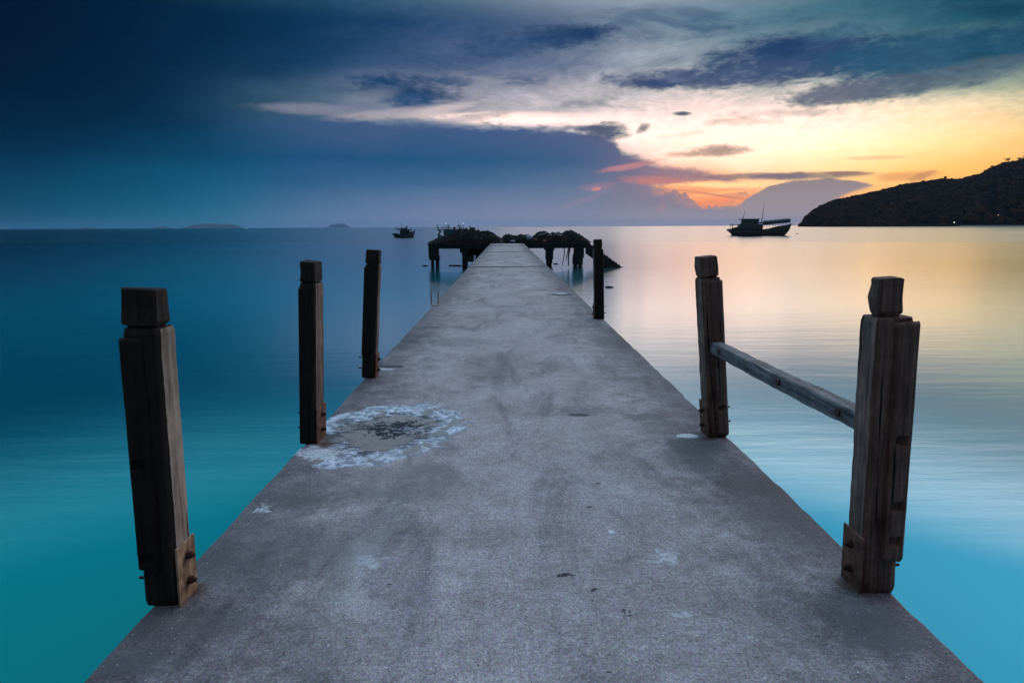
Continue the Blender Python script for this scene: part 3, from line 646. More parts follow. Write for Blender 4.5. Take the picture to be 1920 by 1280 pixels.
# ------------------------------------------------------------------ jetty head
HY = HEAD_Y + 0.02; hz = 0.0
pl_l = at(803, 457, HY).x; pl_r = at(1103, 457, HY).x
head = tag(empty('jetty_head', ((pl_l+pl_r)/2, HY, 0)), 'wide dark concrete landing platform on thick legs at the sea end of the pier', 'jetty head')
hc = head.location.copy()
def loc(v): return (v[0]-hc.x, v[1]-hc.y, v[2])
bm = bmesh.new()
box(bm, pl_l-hc.x, pl_r-hc.x, 0, 6.2, -0.42, 0.0)
obj('platform_slab', bm, M_con, head, bevel=0.04)
bm = bmesh.new(); box(bm, pl_l-hc.x-0.05, pl_r-hc.x+0.05, -0.06, -0.003, -0.14, 0.03); obj('edge_beam', bm, M_con, head, bevel=0.01)
def leg(pxl, pxr, sleeves, piles, yoff=0.0):
    """sleeves: list of (px left, px right, y top, y bottom) ; piles: px spans"""
    Y = HY + 0.15 + yoff; k = Y/(HY+0.15)
    bm = bmesh.new(); d = 0.75
    for (a_, b_, ya, yb) in sleeves:
        A = at(a_, ya, HY+0.15); B = at(b_, yb, HY+0.15)
        box(bm, A.x*k-hc.x, B.x*k-hc.x, Y-hc.y, Y-hc.y+d, B.z, min(A.z, -0.423)); d -= 0.06; Y += 0.03
    l = obj('leg', bm, M_con, head, bevel=0.03)
    for (a_, b_) in piles:
        A = at(a_, 490, HY+0.15); B = at(b_, 490, HY+0.15); c = (A.x+B.x)/2*k-hc.x; r = abs(B.x-A.x)/2
        bm = bmesh.new(); tube(bm, [(c, Y-hc.y+0.35, -5.0), (c, Y-hc.y+0.35, -0.9)], r, 12, r*1.05); obj('pile', bm, M_con, l)
for yo in (0.0, 4.6):
    leg(803, 823, [(803, 822, 464, 484), (804.5, 824, 484, 488)], [(807, 813), (815.5, 822.5)], yo)
    leg(862, 878, [(862, 879, 464, 474), (866, 878, 474, 490), (866.5, 876.5, 490, 500)], [(866, 876)], yo)
    leg(1021, 1040, [(1020.5, 1040, 463, 469), (1023.5, 1037.5, 469, 486), (1024.5, 1036, 486, 494)], [(1025, 1035)], yo)
    leg(1075, 1095, [(1077, 1095, 463, 484), (1075, 1093, 482, 497)], [(1077, 1083.5), (1085.5, 1092)], yo)
# staircase down to the water, descending to the right
sx0 = pl_r - hc.x - 0.05; nst = 12; run = (at(1166, 500, HY+1.0).x - pl_r)/nst; rise = (-WATER+0.10)/nst
bm = bmesh.new()
prf = []
for i in range(nst):
    prf += [(sx0+0.06+i*run, -i*rise-0.02), (sx0+0.06+(i+1)*run, -i*rise-0.02 - 0.02*(i % 3))]
prf += [(sx0+0.06+nst*run, -nst*rise), (sx0+0.06+nst*run, -nst*rise-0.9), (sx0+0.06, -0.95)]
A = [bm.verts.new((x, 0.5, z)) for x, z in prf]; B = [bm.verts.new((x, 2.0, z)) for x, z in prf]
bm.faces.new(A); bm.faces.new(B[::-1])
for i in range(len(A)):
    j = (i+1) % len(A); bm.faces.new((A[i], B[i], B[j], A[j]))
obj('staircase', bm, M_con, head, bevel=0.012)

# heaps of net and rubbish lying on the platform
M_net, q, bs, _ = mat('fishing_net'); p = pos(q)
n1 = q.noise(p, 3.0, 6, 0.7); n2 = q.noise(p, 14, 5, 0.7)
c = q.ramp(q.m('ADD', q.m('MULTIPLY', n1, 0.5), q.m('MULTIPLY', n2, 0.5)), [(0.40, (0.004, 0.004, 0.004)), (0.56, (0.010, 0.010, 0.011)), (0.68, (0.030, 0.018, 0.018)), (0.78, (0.02, 0.045, 0.045))])
q.put(bs.inputs['Base Color'], c); bs.inputs['Roughness'].default_value = 0.95; bump(q, bs, n2, 1.0, 0.05)
M_rope = simple('dark_rope', (0.016, 0.013, 0.012), 0.9, 0, 8)
M_rope2 = simple('teal_rope', (0.012, 0.04, 0.04), 0.9, 0, 8)
M_plank = simple('scrap_plank', (0.11, 0.11, 0.12), 0.85, 0, 4)
M_pale = simple('pale_plastic', (0.26, 0.29, 0.40), 0.6, 0, 3, 0.2)
M_orange = simple('faded_orange', (0.16, 0.06, 0.03), 0.6, 0, 3, 0.3)
def heap(profile, y0, y1, label, seed, strands=60, mats=None):
    """profile: skyline as (px, py) seen from the pier; the heap is a rounded mound under it"""
    Ym = (y0+y1)/2; pts = [at(x, y, Ym) for x, y in profile]
    xs = [p_.x for p_ in pts]; zs = [max(0.04, p_.z) for p_ in pts]
    e = empty('net_heap', ((xs[0]+xs[-1])/2, Ym, 0)); tag(e, label, 'heap', 'heaps of nets and scrap on the jetty head')
    o = e.location; nx = max(24, int((xs[-1]-xs[0])/0.07)); ny = 26
    bm = bmesh.new(); gr = []
    def hgt(x, v):
        zt = float(np.interp(x, xs, zs)); f = max(0.0, 1 - abs(v)**2.6)**0.6
        return zt*f*(0.93 + 0.22*fb(x*2.3, v*2.5, seed) + 0.13*fb(x*7, v*6, seed+3)) 
    for j in range(ny+1):
        v = -1 + 2*j/ny; row = []
        for i in range(nx+1):
            x = xs[0] + (xs[-1]-xs[0])*i/nx
            row.append(bm.verts.new((x - o.x + 0.06*fb(x*5, v*6, seed+8), (y1-y0)/2*v, max(-0.02, hgt(x, v)))))
        gr.append(row)
    for j in range(ny):
        for i in range(nx): bm.faces.new((gr[j][i], gr[j][i+1], gr[j+1][i+1], gr[j+1][i]))
    obj('netting', bm, M_net, e)
    rnd = random.Random(seed)
    for mi, mm in enumerate((M_rope, M_rope2)):
        bm = bmesh.new()
        for k in range(strands if mi == 0 else strands//3):
            x = rnd.uniform(xs[0], xs[-1]); v = rnd.uniform(-0.9, 0.3); a_ = rnd.uniform(0, math.pi); Ls = rnd.uniform(0.4, 1.5); q_ = []
            for s_ in range(8):
                t = s_/7 - 0.5; X = min(xs[-1], max(xs[0], x + t*Ls*math.cos(a_) + 0.1*math.sin(6*t+k))); V = max(-0.97, min(0.97, v + t*Ls*math.sin(a_)/((y1-y0)/2)))
                q_.append((X-o.x, V*(y1-y0)/2, hgt(X, V) + 0.03 + rnd.uniform(-0.01, 0.05)))
            tube(bm, q_, rnd.uniform(0.015, 0.045), 5)
        obj('rope', bm, mm, e)
    return e
heap([(806,456),(818,449),(832,443),(850,437),(862,431.5),(876,429.5),(888,429.5),(898,434.5),(912,435),(922,437),(932,443),(940,449),(946,455)], HY+0.5, HY+3.6, 'tallest and widest dark heap of nets, on the left half of the jetty head', 11, 90)
heap([(938,455),(943,446),(947,440.5),(955,440.5),(962,443.5),(975,442),(986,441.5),(994,443),(1002,446),(1010,454)], HY+1.2, HY+3.4, 'low ragged net heap straight ahead of the pier deck', 12, 70)
heap([(990,455),(997,446),(1006,440),(1016,436),(1022,436),(1032,439),(1040,436.5),(1048,437),(1056,440),(1062,455)], HY+0.6, HY+3.2, 'net heap strewn with pale broken boards, right of the pier deck', 13, 60)
heap([(1046,455),(1052,442),(1058,436.5),(1064,433.5),(1072,435),(1084,439.5),(1092,445),(1098,449),(1103,455)], HY+0.7, HY+3.4, 'rounded dark net heap at the right end of the jetty head above the stairs', 14, 60)
rnd = random.Random(5)
PLK = ['topmost pale board leaning on the net heap', 'long pale board lying low on the net heap', 'short broken board at the left foot of the heap', 'pale board sticking up left of the rounded heap', 'thin board lying across the strewn heap', 'narrow grey board in the middle of the strewn heap', 'board near the plastic bag', 'board pointing towards the stairs']
for k, (px, py, ln, an) in enumerate([(1019,438.5,0.8,18), (1030,446,1.0,6), (1002,450,0.6,25), (1046,440,0.7,-14), (1025,442.5,0.9,16), (1036,444.5,0.5,40), (996,447,0.5,-30), (1052,449,0.8,3)]):
    c = at(px, py, HY+0.75 + rnd.random()*0.3)
    bm = bmesh.new(); box(bm, -ln/2, ln/2, -0.07, 0.07, -0.018, 0.018)
    o = tag(obj('scrap_board', bm, M_plank, bevel=0.004), PLK[k], 'board', 'broken boards thrown on the nets'); o.location = c; o.rotation_euler = (R(35), R(-an), R(rnd.uniform(-25, 25)))
def blob(name, c, r, sc, m, label, cat, group=None, seed=0):
    bm = bmesh.new(); bmesh.ops.create_icosphere(bm, subdivisions=3, radius=r)
    for v in bm.verts:
        k = 1 + 0.22*fb(v.co.x/r*1.5, v.co.y/r*1.5, v.co.z/r*1.5+seed); v.co = Vector((v.co.x*sc[0]*k, v.co.y*sc[1]*k, v.co.z*sc[2]*k))
    o = tag(obj(name, bm, m, smooth=True), label, cat, group); o.location = c; return o
blob('plastic_bag', at(992.5, 445.5, HY+0.6), 0.26, (1.1, 0.8, 0.85), M_pale, 'pale blue white plastic bag slumped against the nets at the end of the deck', 'bag', seed=2)
blob('plastic_bag', at(961, 452.5, HY+0.9), 0.15, (1.6, 0.8, 0.7), M_pale, 'small whitish bag lying flat behind the end of the deck', 'bag', seed=5)
for (px, py, r, lb) in ((1004, 449.5, 0.10, 'faded orange float left of the broken boards'), (1020.5, 452.5, 0.13, 'larger faded orange float low in front of the strewn heap')):
    blob('net_float', at(px, py, HY+0.35), r, (1.3, 1, 1), M_orange, lb, 'float', seed=px)
# ropes and net hanging under the platform
rp = [(1057.5, 464, 496, 0.05, 'leftmost long rope hanging from the jetty head into the water'), (1064.5, 464, 486, 0.05, 'shorter middle rope hanging beside the thick one'), (1067.5, 464, 496, 0.085, 'thickest rope hanging from the jetty head close to the right leg')]
for k, (px, ya, yb, r, lb) in enumerate(rp):
    A = at(px, ya, HY+0.5); B = at(px-1.5, yb+2, HY+0.5); bm = bmesh.new()
    tube(bm, [(A.x + (B.x-A.x)*t + 0.05*math.sin(5*t+k) - (0.10*max(0, t-0.7)), A.y, min(-0.40, A.z) + (B.z-A.z)*t) for t in [i/12 for i in range(13)]], r, 6, r*0.55)
    tag(obj('hanging_rope', bm, M_rope), lb, 'rope', 'ropes hanging under the jetty head')
rnd = random.Random(9)
bm = bmesh.new()
for k in range(46):
    px = rnd.uniform(879, 913); yend = 464 + max(3, (1 - abs(px-893)/22))*rnd.uniform(8, 26)*(1 if px < 898 else 0.7)
    yend = min(yend, 490); A = at(px, 462, HY+0.4+rnd.random()*0.6); ln = (yend-464)/22.4; s_ = rnd.uniform(-0.3, 0.3)
    tube(bm, [(A.x + s_*t + 0.06*math.sin(7*t+k), A.y, -0.40 - ln*t) for t in [i/7 for i in range(8)]], rnd.uniform(0.02, 0.06), 5)
for k in range(5):
    A = at(884+k*6, 462, HY+0.8); box(bm, A.x-0.14, A.x+0.16, A.y+0.02*k, A.y+0.2+0.02*k, -0.42-rnd.uniform(0.3, 0.75), -0.423)
tag(obj('hanging_net', bm, M_net), 'tangled dark net hanging under the jetty head beside the pier deck', 'net')

# ------------------------------------------------------------------ fishing boats
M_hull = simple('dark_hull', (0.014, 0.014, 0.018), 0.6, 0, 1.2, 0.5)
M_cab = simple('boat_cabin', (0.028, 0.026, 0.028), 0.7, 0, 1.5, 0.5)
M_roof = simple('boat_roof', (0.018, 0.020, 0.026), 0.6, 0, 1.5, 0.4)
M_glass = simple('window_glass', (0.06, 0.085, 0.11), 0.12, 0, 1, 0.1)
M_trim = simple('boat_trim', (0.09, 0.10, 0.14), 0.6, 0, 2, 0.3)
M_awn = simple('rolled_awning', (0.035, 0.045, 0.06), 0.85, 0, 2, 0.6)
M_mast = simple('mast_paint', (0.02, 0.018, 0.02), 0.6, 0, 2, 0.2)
M_teal = simple('teal_paint', (0.03, 0.075, 0.085), 0.6, 0, 2, 0.4)
def boat(px0, wl, label, sheer, k, beam, yaw, name='fishing_boat', D=None, hullmat=None, keel=None):
    """px0, wl = where the boat's middle meets the water; sheer = (x, top, lower) in photograph pixels from there"""
    c = gp(px0, wl, WATER) if D is None else Vector((at(px0, wl, D).x, D, WATER))
    s = c.y/F/math.cos(PITCH)**1 * 1.0
    az_ = math.atan2(c.x, c.y)
    e = empty(name, c, -az_*0.6 + yaw); tag(e, label, 'boat')
    bm = bmesh.new(); rings = []
    x_min, x_max = sheer[0][0], sheer[-1][0]
    for (x, top, bw, low) in sheer:
        X = x*s/math.cos(yaw); T = top*s; b = beam*bw
        zm = max(0.15, (low + (top-low)*0.25)*s)
        rings.append([(X, -b, T), (X, -b*0.97, T-0.25*s*4), (X, -b*0.80, zm), (X, -b*0.30, low*s), (X, b*0.30, low*s), (X, b*0.80, zm), (X, b*0.97, T-0.25*s*4), (X, b, T), (X, b*0.90, T), (X, b*0.86, T-0.35), (X, -b*0.86, T-0.35), (X, -b*0.90, T)])
    loft(bm, rings); hull = obj('hull', bm, hullmat or M_hull, e)
    bm = bmesh.new(); 
    for sgn in (-1, 1): tube(bm, [(x*s/math.cos(yaw), sgn*beam*bw*0.985, top*s - 3.0*s) for (x, top, bw, low) in sheer], 0.06, 6)
    obj('rub_rail', bm, M_trim, hull)
    return e, s/math.cos(yaw), s
def bx(e, name, m, s, sz, x0, x1, y, z0, z1, skew=0.0, bev=0.03, parent=None, y0=None):
    bm = bmesh.new(); vs = box(bm, x0*s, x1*s, (-y if y0 is None else y0), y, z0*sz, z1*sz)
    for v in vs:
        if v.co.z > (z0+z1)/2*sz: v.co.x += skew*sz if v.co.x < (x0+x1)/2*s else 0
    return obj(name, bm, m, parent or e, bevel=bev)
# large boat on the right
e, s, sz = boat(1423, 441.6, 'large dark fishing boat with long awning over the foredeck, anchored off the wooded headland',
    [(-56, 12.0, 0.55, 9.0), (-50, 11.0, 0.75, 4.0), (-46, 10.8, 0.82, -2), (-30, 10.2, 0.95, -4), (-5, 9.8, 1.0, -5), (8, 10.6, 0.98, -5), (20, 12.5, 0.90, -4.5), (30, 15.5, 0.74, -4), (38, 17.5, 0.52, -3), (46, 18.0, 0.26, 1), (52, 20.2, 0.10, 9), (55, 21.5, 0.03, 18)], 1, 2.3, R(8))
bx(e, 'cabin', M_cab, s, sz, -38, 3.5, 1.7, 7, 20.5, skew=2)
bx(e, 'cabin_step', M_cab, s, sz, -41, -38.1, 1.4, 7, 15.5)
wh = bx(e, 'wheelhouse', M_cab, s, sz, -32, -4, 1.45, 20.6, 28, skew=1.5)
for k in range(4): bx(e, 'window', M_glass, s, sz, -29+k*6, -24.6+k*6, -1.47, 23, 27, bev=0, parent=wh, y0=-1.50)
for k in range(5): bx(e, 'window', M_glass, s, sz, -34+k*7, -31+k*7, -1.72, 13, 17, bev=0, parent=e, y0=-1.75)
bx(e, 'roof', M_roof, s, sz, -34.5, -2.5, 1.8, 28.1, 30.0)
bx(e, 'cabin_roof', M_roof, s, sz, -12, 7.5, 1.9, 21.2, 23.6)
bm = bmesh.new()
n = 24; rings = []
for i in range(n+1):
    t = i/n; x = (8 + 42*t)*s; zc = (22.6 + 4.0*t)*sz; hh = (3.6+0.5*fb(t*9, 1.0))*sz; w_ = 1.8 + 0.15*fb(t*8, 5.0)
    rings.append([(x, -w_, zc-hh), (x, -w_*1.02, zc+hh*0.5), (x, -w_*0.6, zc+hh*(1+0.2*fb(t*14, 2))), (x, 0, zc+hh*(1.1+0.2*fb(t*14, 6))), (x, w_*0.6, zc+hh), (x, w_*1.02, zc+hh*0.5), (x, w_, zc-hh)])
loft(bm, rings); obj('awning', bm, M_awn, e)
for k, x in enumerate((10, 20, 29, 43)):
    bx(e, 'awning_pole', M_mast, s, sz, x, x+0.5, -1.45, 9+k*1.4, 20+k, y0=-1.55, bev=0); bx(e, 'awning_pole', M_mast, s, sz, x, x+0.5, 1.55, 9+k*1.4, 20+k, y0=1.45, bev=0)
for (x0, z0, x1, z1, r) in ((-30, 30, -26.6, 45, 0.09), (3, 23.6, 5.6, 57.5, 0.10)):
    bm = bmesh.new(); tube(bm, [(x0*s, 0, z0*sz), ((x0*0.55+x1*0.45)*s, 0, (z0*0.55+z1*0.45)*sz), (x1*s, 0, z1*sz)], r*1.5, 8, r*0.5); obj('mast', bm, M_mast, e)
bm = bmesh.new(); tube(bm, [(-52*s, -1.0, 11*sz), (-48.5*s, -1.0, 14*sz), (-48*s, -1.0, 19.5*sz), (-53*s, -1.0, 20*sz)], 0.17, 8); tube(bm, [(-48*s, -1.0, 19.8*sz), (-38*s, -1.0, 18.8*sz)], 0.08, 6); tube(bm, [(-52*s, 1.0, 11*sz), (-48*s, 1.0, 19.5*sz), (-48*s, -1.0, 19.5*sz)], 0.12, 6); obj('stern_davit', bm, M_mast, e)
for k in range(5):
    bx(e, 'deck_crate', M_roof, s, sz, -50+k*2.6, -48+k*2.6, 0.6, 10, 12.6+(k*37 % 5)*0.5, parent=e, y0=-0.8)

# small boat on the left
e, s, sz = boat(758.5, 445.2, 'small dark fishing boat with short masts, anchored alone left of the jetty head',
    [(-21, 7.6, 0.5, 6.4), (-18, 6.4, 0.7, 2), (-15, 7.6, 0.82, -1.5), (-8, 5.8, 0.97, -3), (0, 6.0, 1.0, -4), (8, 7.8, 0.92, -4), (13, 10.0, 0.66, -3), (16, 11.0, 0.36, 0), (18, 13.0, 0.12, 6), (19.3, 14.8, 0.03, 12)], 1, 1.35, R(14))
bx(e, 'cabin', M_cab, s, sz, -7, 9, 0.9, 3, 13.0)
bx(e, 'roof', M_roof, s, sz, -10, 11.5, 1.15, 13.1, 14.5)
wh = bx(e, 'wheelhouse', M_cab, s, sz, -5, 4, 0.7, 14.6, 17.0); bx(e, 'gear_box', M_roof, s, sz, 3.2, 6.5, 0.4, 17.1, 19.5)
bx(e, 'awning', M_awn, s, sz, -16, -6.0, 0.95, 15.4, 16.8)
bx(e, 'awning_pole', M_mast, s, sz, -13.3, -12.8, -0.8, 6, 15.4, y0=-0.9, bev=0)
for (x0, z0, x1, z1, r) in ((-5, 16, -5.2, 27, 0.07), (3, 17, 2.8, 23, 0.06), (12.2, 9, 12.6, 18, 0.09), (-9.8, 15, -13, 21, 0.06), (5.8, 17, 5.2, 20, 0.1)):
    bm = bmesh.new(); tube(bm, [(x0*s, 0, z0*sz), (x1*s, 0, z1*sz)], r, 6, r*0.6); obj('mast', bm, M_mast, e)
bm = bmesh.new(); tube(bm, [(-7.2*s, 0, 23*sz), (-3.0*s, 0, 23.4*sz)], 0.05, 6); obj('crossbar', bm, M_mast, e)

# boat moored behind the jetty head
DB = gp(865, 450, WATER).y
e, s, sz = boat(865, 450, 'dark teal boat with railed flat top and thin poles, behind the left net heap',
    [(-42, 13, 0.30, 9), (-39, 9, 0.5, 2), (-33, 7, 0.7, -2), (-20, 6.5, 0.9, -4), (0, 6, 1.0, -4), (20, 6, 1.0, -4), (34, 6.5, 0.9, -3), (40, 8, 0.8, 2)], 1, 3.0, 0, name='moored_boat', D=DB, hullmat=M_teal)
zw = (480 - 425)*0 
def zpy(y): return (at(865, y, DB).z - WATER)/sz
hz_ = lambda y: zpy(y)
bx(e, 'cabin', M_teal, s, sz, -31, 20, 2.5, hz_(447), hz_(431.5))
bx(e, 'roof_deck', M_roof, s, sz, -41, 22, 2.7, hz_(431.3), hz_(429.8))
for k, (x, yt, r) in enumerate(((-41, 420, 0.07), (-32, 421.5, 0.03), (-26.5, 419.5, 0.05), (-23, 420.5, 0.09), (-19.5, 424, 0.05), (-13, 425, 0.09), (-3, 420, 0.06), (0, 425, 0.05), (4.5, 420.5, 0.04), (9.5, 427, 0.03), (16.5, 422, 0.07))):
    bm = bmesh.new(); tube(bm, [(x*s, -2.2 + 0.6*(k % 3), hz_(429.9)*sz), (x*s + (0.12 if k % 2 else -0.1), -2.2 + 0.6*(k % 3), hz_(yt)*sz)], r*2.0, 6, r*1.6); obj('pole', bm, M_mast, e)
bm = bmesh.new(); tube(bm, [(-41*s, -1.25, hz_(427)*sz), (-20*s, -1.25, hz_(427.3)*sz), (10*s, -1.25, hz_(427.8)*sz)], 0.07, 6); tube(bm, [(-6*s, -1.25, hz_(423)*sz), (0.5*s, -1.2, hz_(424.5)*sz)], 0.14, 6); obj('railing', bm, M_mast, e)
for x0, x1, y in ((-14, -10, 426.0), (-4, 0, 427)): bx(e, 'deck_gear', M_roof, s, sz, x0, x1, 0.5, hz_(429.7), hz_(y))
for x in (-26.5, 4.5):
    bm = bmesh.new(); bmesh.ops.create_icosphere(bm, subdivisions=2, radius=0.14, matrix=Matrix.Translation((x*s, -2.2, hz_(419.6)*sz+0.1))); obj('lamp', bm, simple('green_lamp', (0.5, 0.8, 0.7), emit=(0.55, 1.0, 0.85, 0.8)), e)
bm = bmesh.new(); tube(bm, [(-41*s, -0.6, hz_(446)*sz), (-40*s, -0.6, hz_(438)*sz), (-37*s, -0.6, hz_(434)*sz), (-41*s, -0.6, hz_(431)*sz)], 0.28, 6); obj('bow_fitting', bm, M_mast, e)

# small floats on the water
FL = [(797, 498.5, 'single dark float left of the jetty legs'), (846.5, 498.3, 'first float from the left in the short row between the two left legs'), (854, 498.3, 'middle float in the short row between the two left legs'), (861, 498.5, 'float touching the second leg, end of the short row'),
      (1042, 495, 'small dark float between the right legs'), (1142, 539, 'dark float on bright water right of the farthest right post'), (1494.5, 439, 'tiny float off the bow of the large boat')]
for px, py, lb in FL:
    c = gp(px, py, WATER); r = 0.16 if c.y < 120 else 0.45
    blob('float', c, r, (1.6, 1, 0.55), M_rope, lb, 'float', 'floats on the sea', seed=px)

# ------------------------------------------------------------------ far land
M_land = simple('dark_land', (0.006, 0.004, 0.003), 0.95, 0, 0.002, 0.3)
M_land.node_tree.nodes['Principled BSDF'].inputs['Specular IOR Level'].default_value = 0.0
M_leaf, q, bs, _ = mat('forest_leaf'); p = pos(q); n1 = q.noise(p, 0.02, 5, 0.7); n2 = q.noise(p, 0.2, 3, 0.7)
c = q.ramp(q.m('ADD', q.m('MULTIPLY', n1, 0.5), q.m('MULTIPLY', n2, 0.5)), [(0.40, (0.013, 0.006, 0.004)), (0.5, (0.026, 0.012, 0.007)), (0.62, (0.050, 0.024, 0.010))])
q.put(bs.inputs['Base Color'], c); bs.inputs['Roughness'].default_value = 1.0; bs.inputs['Specular IOR Level'].default_value = 0.0
M_bark = simple('bark', (0.06, 0.045, 0.035), 0.9, 0, 2)
SIL = [(1496,421.5),(1503,417),(1510,408),(1530,395),(1560,381),(1600,372),(1650,362),(1690,351),(1730,345),(1770,339),(1800,341),(1840,329),(1860,318),(1885,310),(1920,302),(1980,290),(2080,278),(2250,268),(2450,290),(2650,330),(2900,420)]
sil = [ae(x, y) for x, y in SIL]; sa_ = [a for a, _ in sil]; se_ = [max(0.0, e_) for _, e_ in sil]
def ridge(a):   # distance and height of the ridge at azimuth a
    e_ = float(np.interp(a, sa_, se_)); u = (a - sa_[0])
    D = 1750 + 12*u + 260*max(0, min(1, u/8)); return D, D*math.tan(R(e_)) + H
def shore(a):
    u = (a - sa_[0]); return 1750 - 26*max(0, u)**0.8 - 12*math.sin(u*0.9)
def terr(a, t):  # t 0 shore .. 1 ridge .. 2 back shore
    D, Hr = ridge(a); S0 = shore(a)
    if t <= 1: d = S0 + (D-S0)*t; z = WATER + (Hr-WATER)*(t**0.8)
    else: d = D + (t-1)*900; z = WATER + (Hr-WATER)*max(0, (1-(t-1)**1.5))
    z += (4*fb(a*0.8, t*4, 3.0))*min(1, 4*t)*(1 if abs(t-1) > 0.12 else 0.2)*min(1.0, Hr/40) if t < 1.9 else 0
    return Vector((math.sin(R(a))*d, math.cos(R(a))*d, max(z, WATER-1) if 0 < t < 2 else WATER-1))
bm = bmesh.new(); NA, NT = 160, 26; gr = []
for i in range(NA+1):
    a = sa_[0] + (sa_[-1]-sa_[0])*i/NA
    gr.append([bm.verts.new(terr(a, 2*j/NT)) for j in range(NT+1)])
for i in range(NA):
    for j in range(NT): bm.faces.new((gr[i][j], gr[i+1][j], gr[i+1][j+1], gr[i][j+1]))
tag(obj('hill', bm, M_land, smooth=True), kind='structure')
# forest
def crown_proto(seed, sub=2):
    b = bmesh.new(); bmesh.ops.create_icosphere(b, subdivisions=sub, radius=1.0)
    for v in b.verts: v.co *= 1 + 0.38*fb(v.co.x*1.6, v.co.y*1.6, v.co.z*1.6 + seed*7) + 0.16*fb(v.co.x*5, v.co.y*5, v.co.z*5+seed)
    vs = np.array([v.co[:] for v in b.verts]); fs = [tuple(v.index for v in f.verts) for f in b.faces]; b.free(); return vs, fs
protos = [crown_proto(i) for i in range(6)]
rnd = random.Random(21); V = []; Fc = []; nv = 0
def addcrown(pn, r, flat_=0.8):
    global nv
    vs, fs = protos[rnd.randrange(6)]; a = rnd.uniform(0, 6.28); ca, sa2 = math.cos(a), math.sin(a)
    w_ = vs.copy(); w_[:, 0] = vs[:, 0]*ca - vs[:, 1]*sa2; w_[:, 1] = vs[:, 0]*sa2 + vs[:, 1]*ca
    V.append(w_*np.array([r, r, r*flat_]) + np.array(pn[:])); Fc.extend([tuple(k+nv for k in f) for f in fs]); nv += len(vs)
for k in range(9000):
    a = sa_[0] + 0.05 + (min(sa_[-1], 52)-sa_[0])*rnd.random()**1.15; t = rnd.random()**0.8*1.08
    pn = terr(a, t); D, Hr = ridge(a); lim = min(1.0, max(0.2, (Hr-WATER)/45))
    r = rnd.choice((2.2, 3, 3.6, 4.5, 6.5, 8.5))*lim; pn.z += r*0.25 - (1.5 if t > 0.85 else 0); pn.z = max(pn.z, WATER+0.2); addcrown(pn, r)
for k in range(1500):
    a = sa_[0] + 0.02 + (42-sa_[0])*rnd.random(); D, Hr = ridge(a); lim = min(1.0, max(0.2, (Hr-WATER)/45))
    pn = terr(a, 1.0); r = rnd.choice((2.2, 3, 3.6, 5, 6))*lim; pn.z += rnd.uniform(-2.5, 3.2)*lim; addcrown(pn, r, rnd.uniform(0.6, 1.1))
me = bpy.data.meshes.new('forest'); me.from_pydata(np.vstack(V).tolist(), [], Fc); me.materials.append(M_leaf)
fo = bpy.data.objects.new('forest', me); COL.objects.link(fo); tag(fo, 'dense dark forest covering the headland slope', 'forest', kind='stuff')
# trees that break the skyline
TL = [(1885, 12, 'tallest forked tree breaking the skyline high on the headland'), (1906, 9, 'second tree from the right on the high skyline'), (1917, 12, 'tree at the right end of the skyline'), (1772, 8, 'lone tree in the middle dip of the skyline'),
      (1858, 7, 'flat crowned tree where the ridge steepens'), (1690, 6, 'small round tree on the lower ridge'), (1628, 5, 'small tree on the low ridge near the headland tip'), (1808, 6, 'little tree right after the dip of the skyline')]
for i, (px, hh, lb) in enumerate(TL):
    a = ae(px, 330)[0]; b0 = terr(a, 1.0); e = empty('tree', b0); tag(e, lb, 'tree', 'trees breaking the skyline of the headland')
    rr = random.Random(i+40); bm = bmesh.new(); tube(bm, [(0, 0, -4), (0.3, 0, hh*0.6), (0.8, 0, hh*1.1)], 0.7, 7, 0.3); obj('trunk', bm, M_bark, e)
    bm = bmesh.new()
    for k in range(26):
        c = Vector((rr.gauss(0.8, hh*0.26), rr.gauss(0, hh*0.26), hh*1.1 + rr.gauss(0, hh*0.18))); 
        bmesh.ops.create_icosphere(bm, subdivisions=1, radius=rr.uniform(0.7, 1.9), matrix=Matrix.Translation(c) @ Matrix.Diagonal((1.3, 1, 0.6, 1)))
    for v in bm.verts: v.co += Vector((fb(v.co.x, v.co.y, v.co.z), fb(v.co.y, v.co.z, v.co.x), fb(v.co.z, v.co.x, v.co.y)))*0.7
    obj('crown', bm, M_leaf, e)
# beach and lamps at the foot of the headland
bm = bmesh.new(); row = []
for i in range(31):
    a = ae(1800, 420)[0] + (ae(1925, 420)[0]-ae(1800, 420)[0])*i/30; d0 = shore(a) - 26 + 5*fb(a*2); 
    row.append([bm.verts.new((math.sin(R(a))*d0, math.cos(R(a))*d0, WATER-0.3)), bm.verts.new((math.sin(R(a))*(d0+30), math.cos(R(a))*(d0+30), WATER+2.2))])
for i in range(30): bm.faces.new((row[i][0], row[i+1][0], row[i+1][1], row[i][1]))
tag(obj('beach', bm, simple('beach_sand', (0.05, 0.05, 0.05), 0.9, 0, 0.05)), kind='structure')
for (px, py, r, cc, lb) in ((1789, 417, 0.8, (1.0, 0.95, 0.85, 3.5), 'bright white lamp near the shore of the headland'), (1871.5, 403, 0.7, (1.0, 0.45, 0.25, 2), 'orange lamp a little way up the headland slope')):
    d = ray(px, py).normalized(); t_ = 1560/math.hypot(d.x, d.y); c = EYE + d*t_; 
    a = math.degrees(math.atan2(c.x, c.y)); D0 = shore(a) - 14; c = EYE + d*(D0/math.hypot(d.x, d.y))
    e = empty('shore_lamp', (c.x, c.y, WATER)); tag(e, lb, 'lamp')
    bm = bmesh.new(); tube(bm, [(0, 0, -1), (0, 0, c.z-WATER-r)], 0.15, 6); obj('pole', bm, M_mast, e)
    bm = bmesh.new(); bmesh.ops.create_icosphere(bm, subdivisions=2, radius=r, matrix=Matrix.Translation((0, 0, c.z-WATER))); obj('lamp_head', bm, simple('lamp_glow', cc[:3], emit=cc), e)
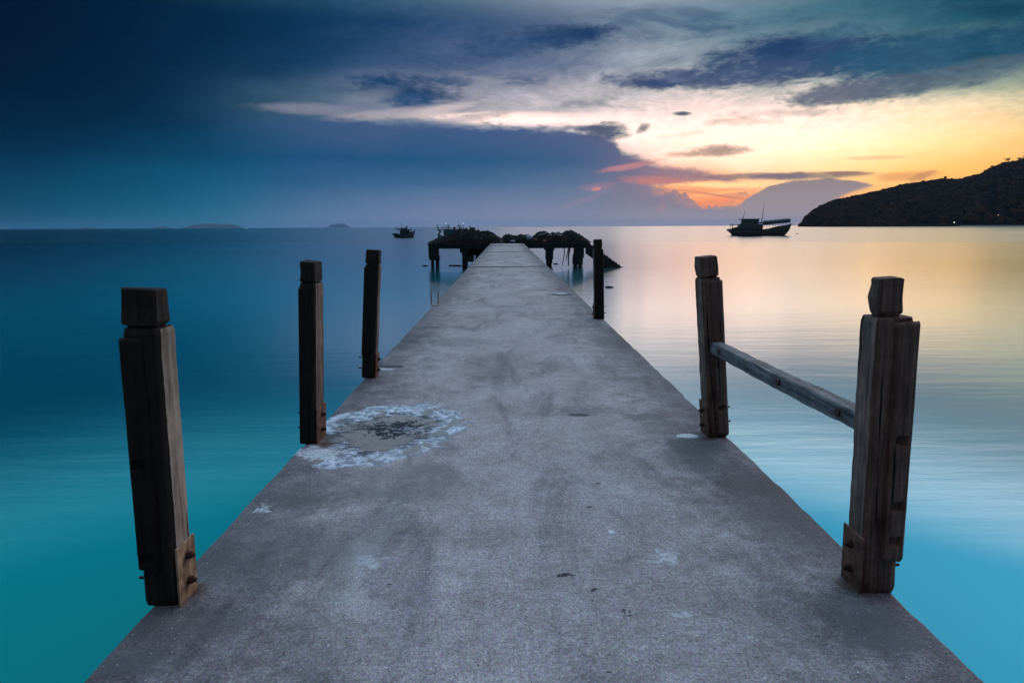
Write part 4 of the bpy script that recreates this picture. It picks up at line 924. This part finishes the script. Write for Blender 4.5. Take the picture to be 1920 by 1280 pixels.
# far islands
M_isl = simple('island_green', (0.03, 0.04, 0.04), 0.95, 0, 0.001, 0.2)
def island(pts, D, name='island'):
    bm = bmesh.new(); xs = np.linspace(pts[0][0], pts[-1][0], 40); gr = []
    for x in xs:
        y = float(np.interp(x, [p_[0] for p_ in pts], [p_[1] for p_ in pts])); a, e_ = ae(x, y); hz = 428.5 - (x/1900)*8
        a0, e0 = ae(x, hz); h_ = max(0, D*math.tan(R(e_)) + (H-WATER)) * (1 + 0.06*fb(x*0.2)); row = []
        for j in range(9):
            t = j/8; d = D + 1600*(t-0.5); z = WATER - 2 + (h_+2)*math.sin(math.pi*t)**0.7
            row.append(bm.verts.new((math.sin(R(a))*d, math.cos(R(a))*d, z)))
        gr.append(row)
    for i in range(len(xs)-1):
        for j in range(8): bm.faces.new((gr[i][j], gr[i+1][j], gr[i+1][j+1], gr[i][j+1]))
    return tag(obj(name, bm, M_isl, smooth=True), kind='structure')
island([(335, 430), (350, 424), (372, 420), (398, 419), (412, 420.5), (430, 419.3), (446, 422), (462, 429)], 29000)
island([(282, 430), (292, 425.5), (305, 423.5), (316, 426), (328, 429.5)], 29000)
island([(140, 431), (155, 427), (172, 426), (190, 430.5)], 33000)
island([(608, 429), (620, 421.5), (630, 419.6), (646, 419.3), (658, 427.5)], 29000)
island([(990, 426.5), (1005, 423.5), (1018, 424), (1035, 426)], 33000)
c = gp(463, 430.5, WATER); d = ray(463, 428.5); k = 3200/d.y; c = EYE + d*k
e = empty('marker_buoy', (c.x, c.y, WATER)); tag(e, 'tiny white light on the left horizon beside the long far island', 'buoy')
bm = bmesh.new(); tube(bm, [(0, 0, -1), (0, 0, 1.4), (0, 0, c.z-WATER)], 1.0, 8, 0.4); obj('buoy_body', bm, M_mast, e)
bm = bmesh.new(); bmesh.ops.create_icosphere(bm, subdivisions=2, radius=1.2, matrix=Matrix.Translation((0, 0, c.z-WATER))); obj('lamp', bm, simple('buoy_glow', (1, 1, 1), emit=(0.8, 0.95, 1.0, 5)), e)

# ------------------------------------------------------------------ air
HAZE = 2.0e-5
if HAZE:
    bm = bmesh.new(); box(bm, -33000, 33000, -3000, 37000, WATER-8, 290)
    hz = bpy.data.meshes.new('haze'); bm.to_mesh(hz); bm.free(); ho = bpy.data.objects.new('haze', hz); COL.objects.link(ho); tag(ho, kind='stuff')
    m = bpy.data.materials.new('haze_air'); m.use_nodes = True; t = m.node_tree; t.nodes.clear()
    pv = t.nodes.new('ShaderNodeVolumePrincipled'); out = t.nodes.new('ShaderNodeOutputMaterial'); t.links.new(pv.outputs[0], out.inputs['Volume'])
    pv.inputs['Color'].default_value = (0.30, 0.58, 0.95, 1); pv.inputs['Density'].default_value = HAZE; pv.inputs['Anisotropy'].default_value = 0.55
    hz.materials.append(m)
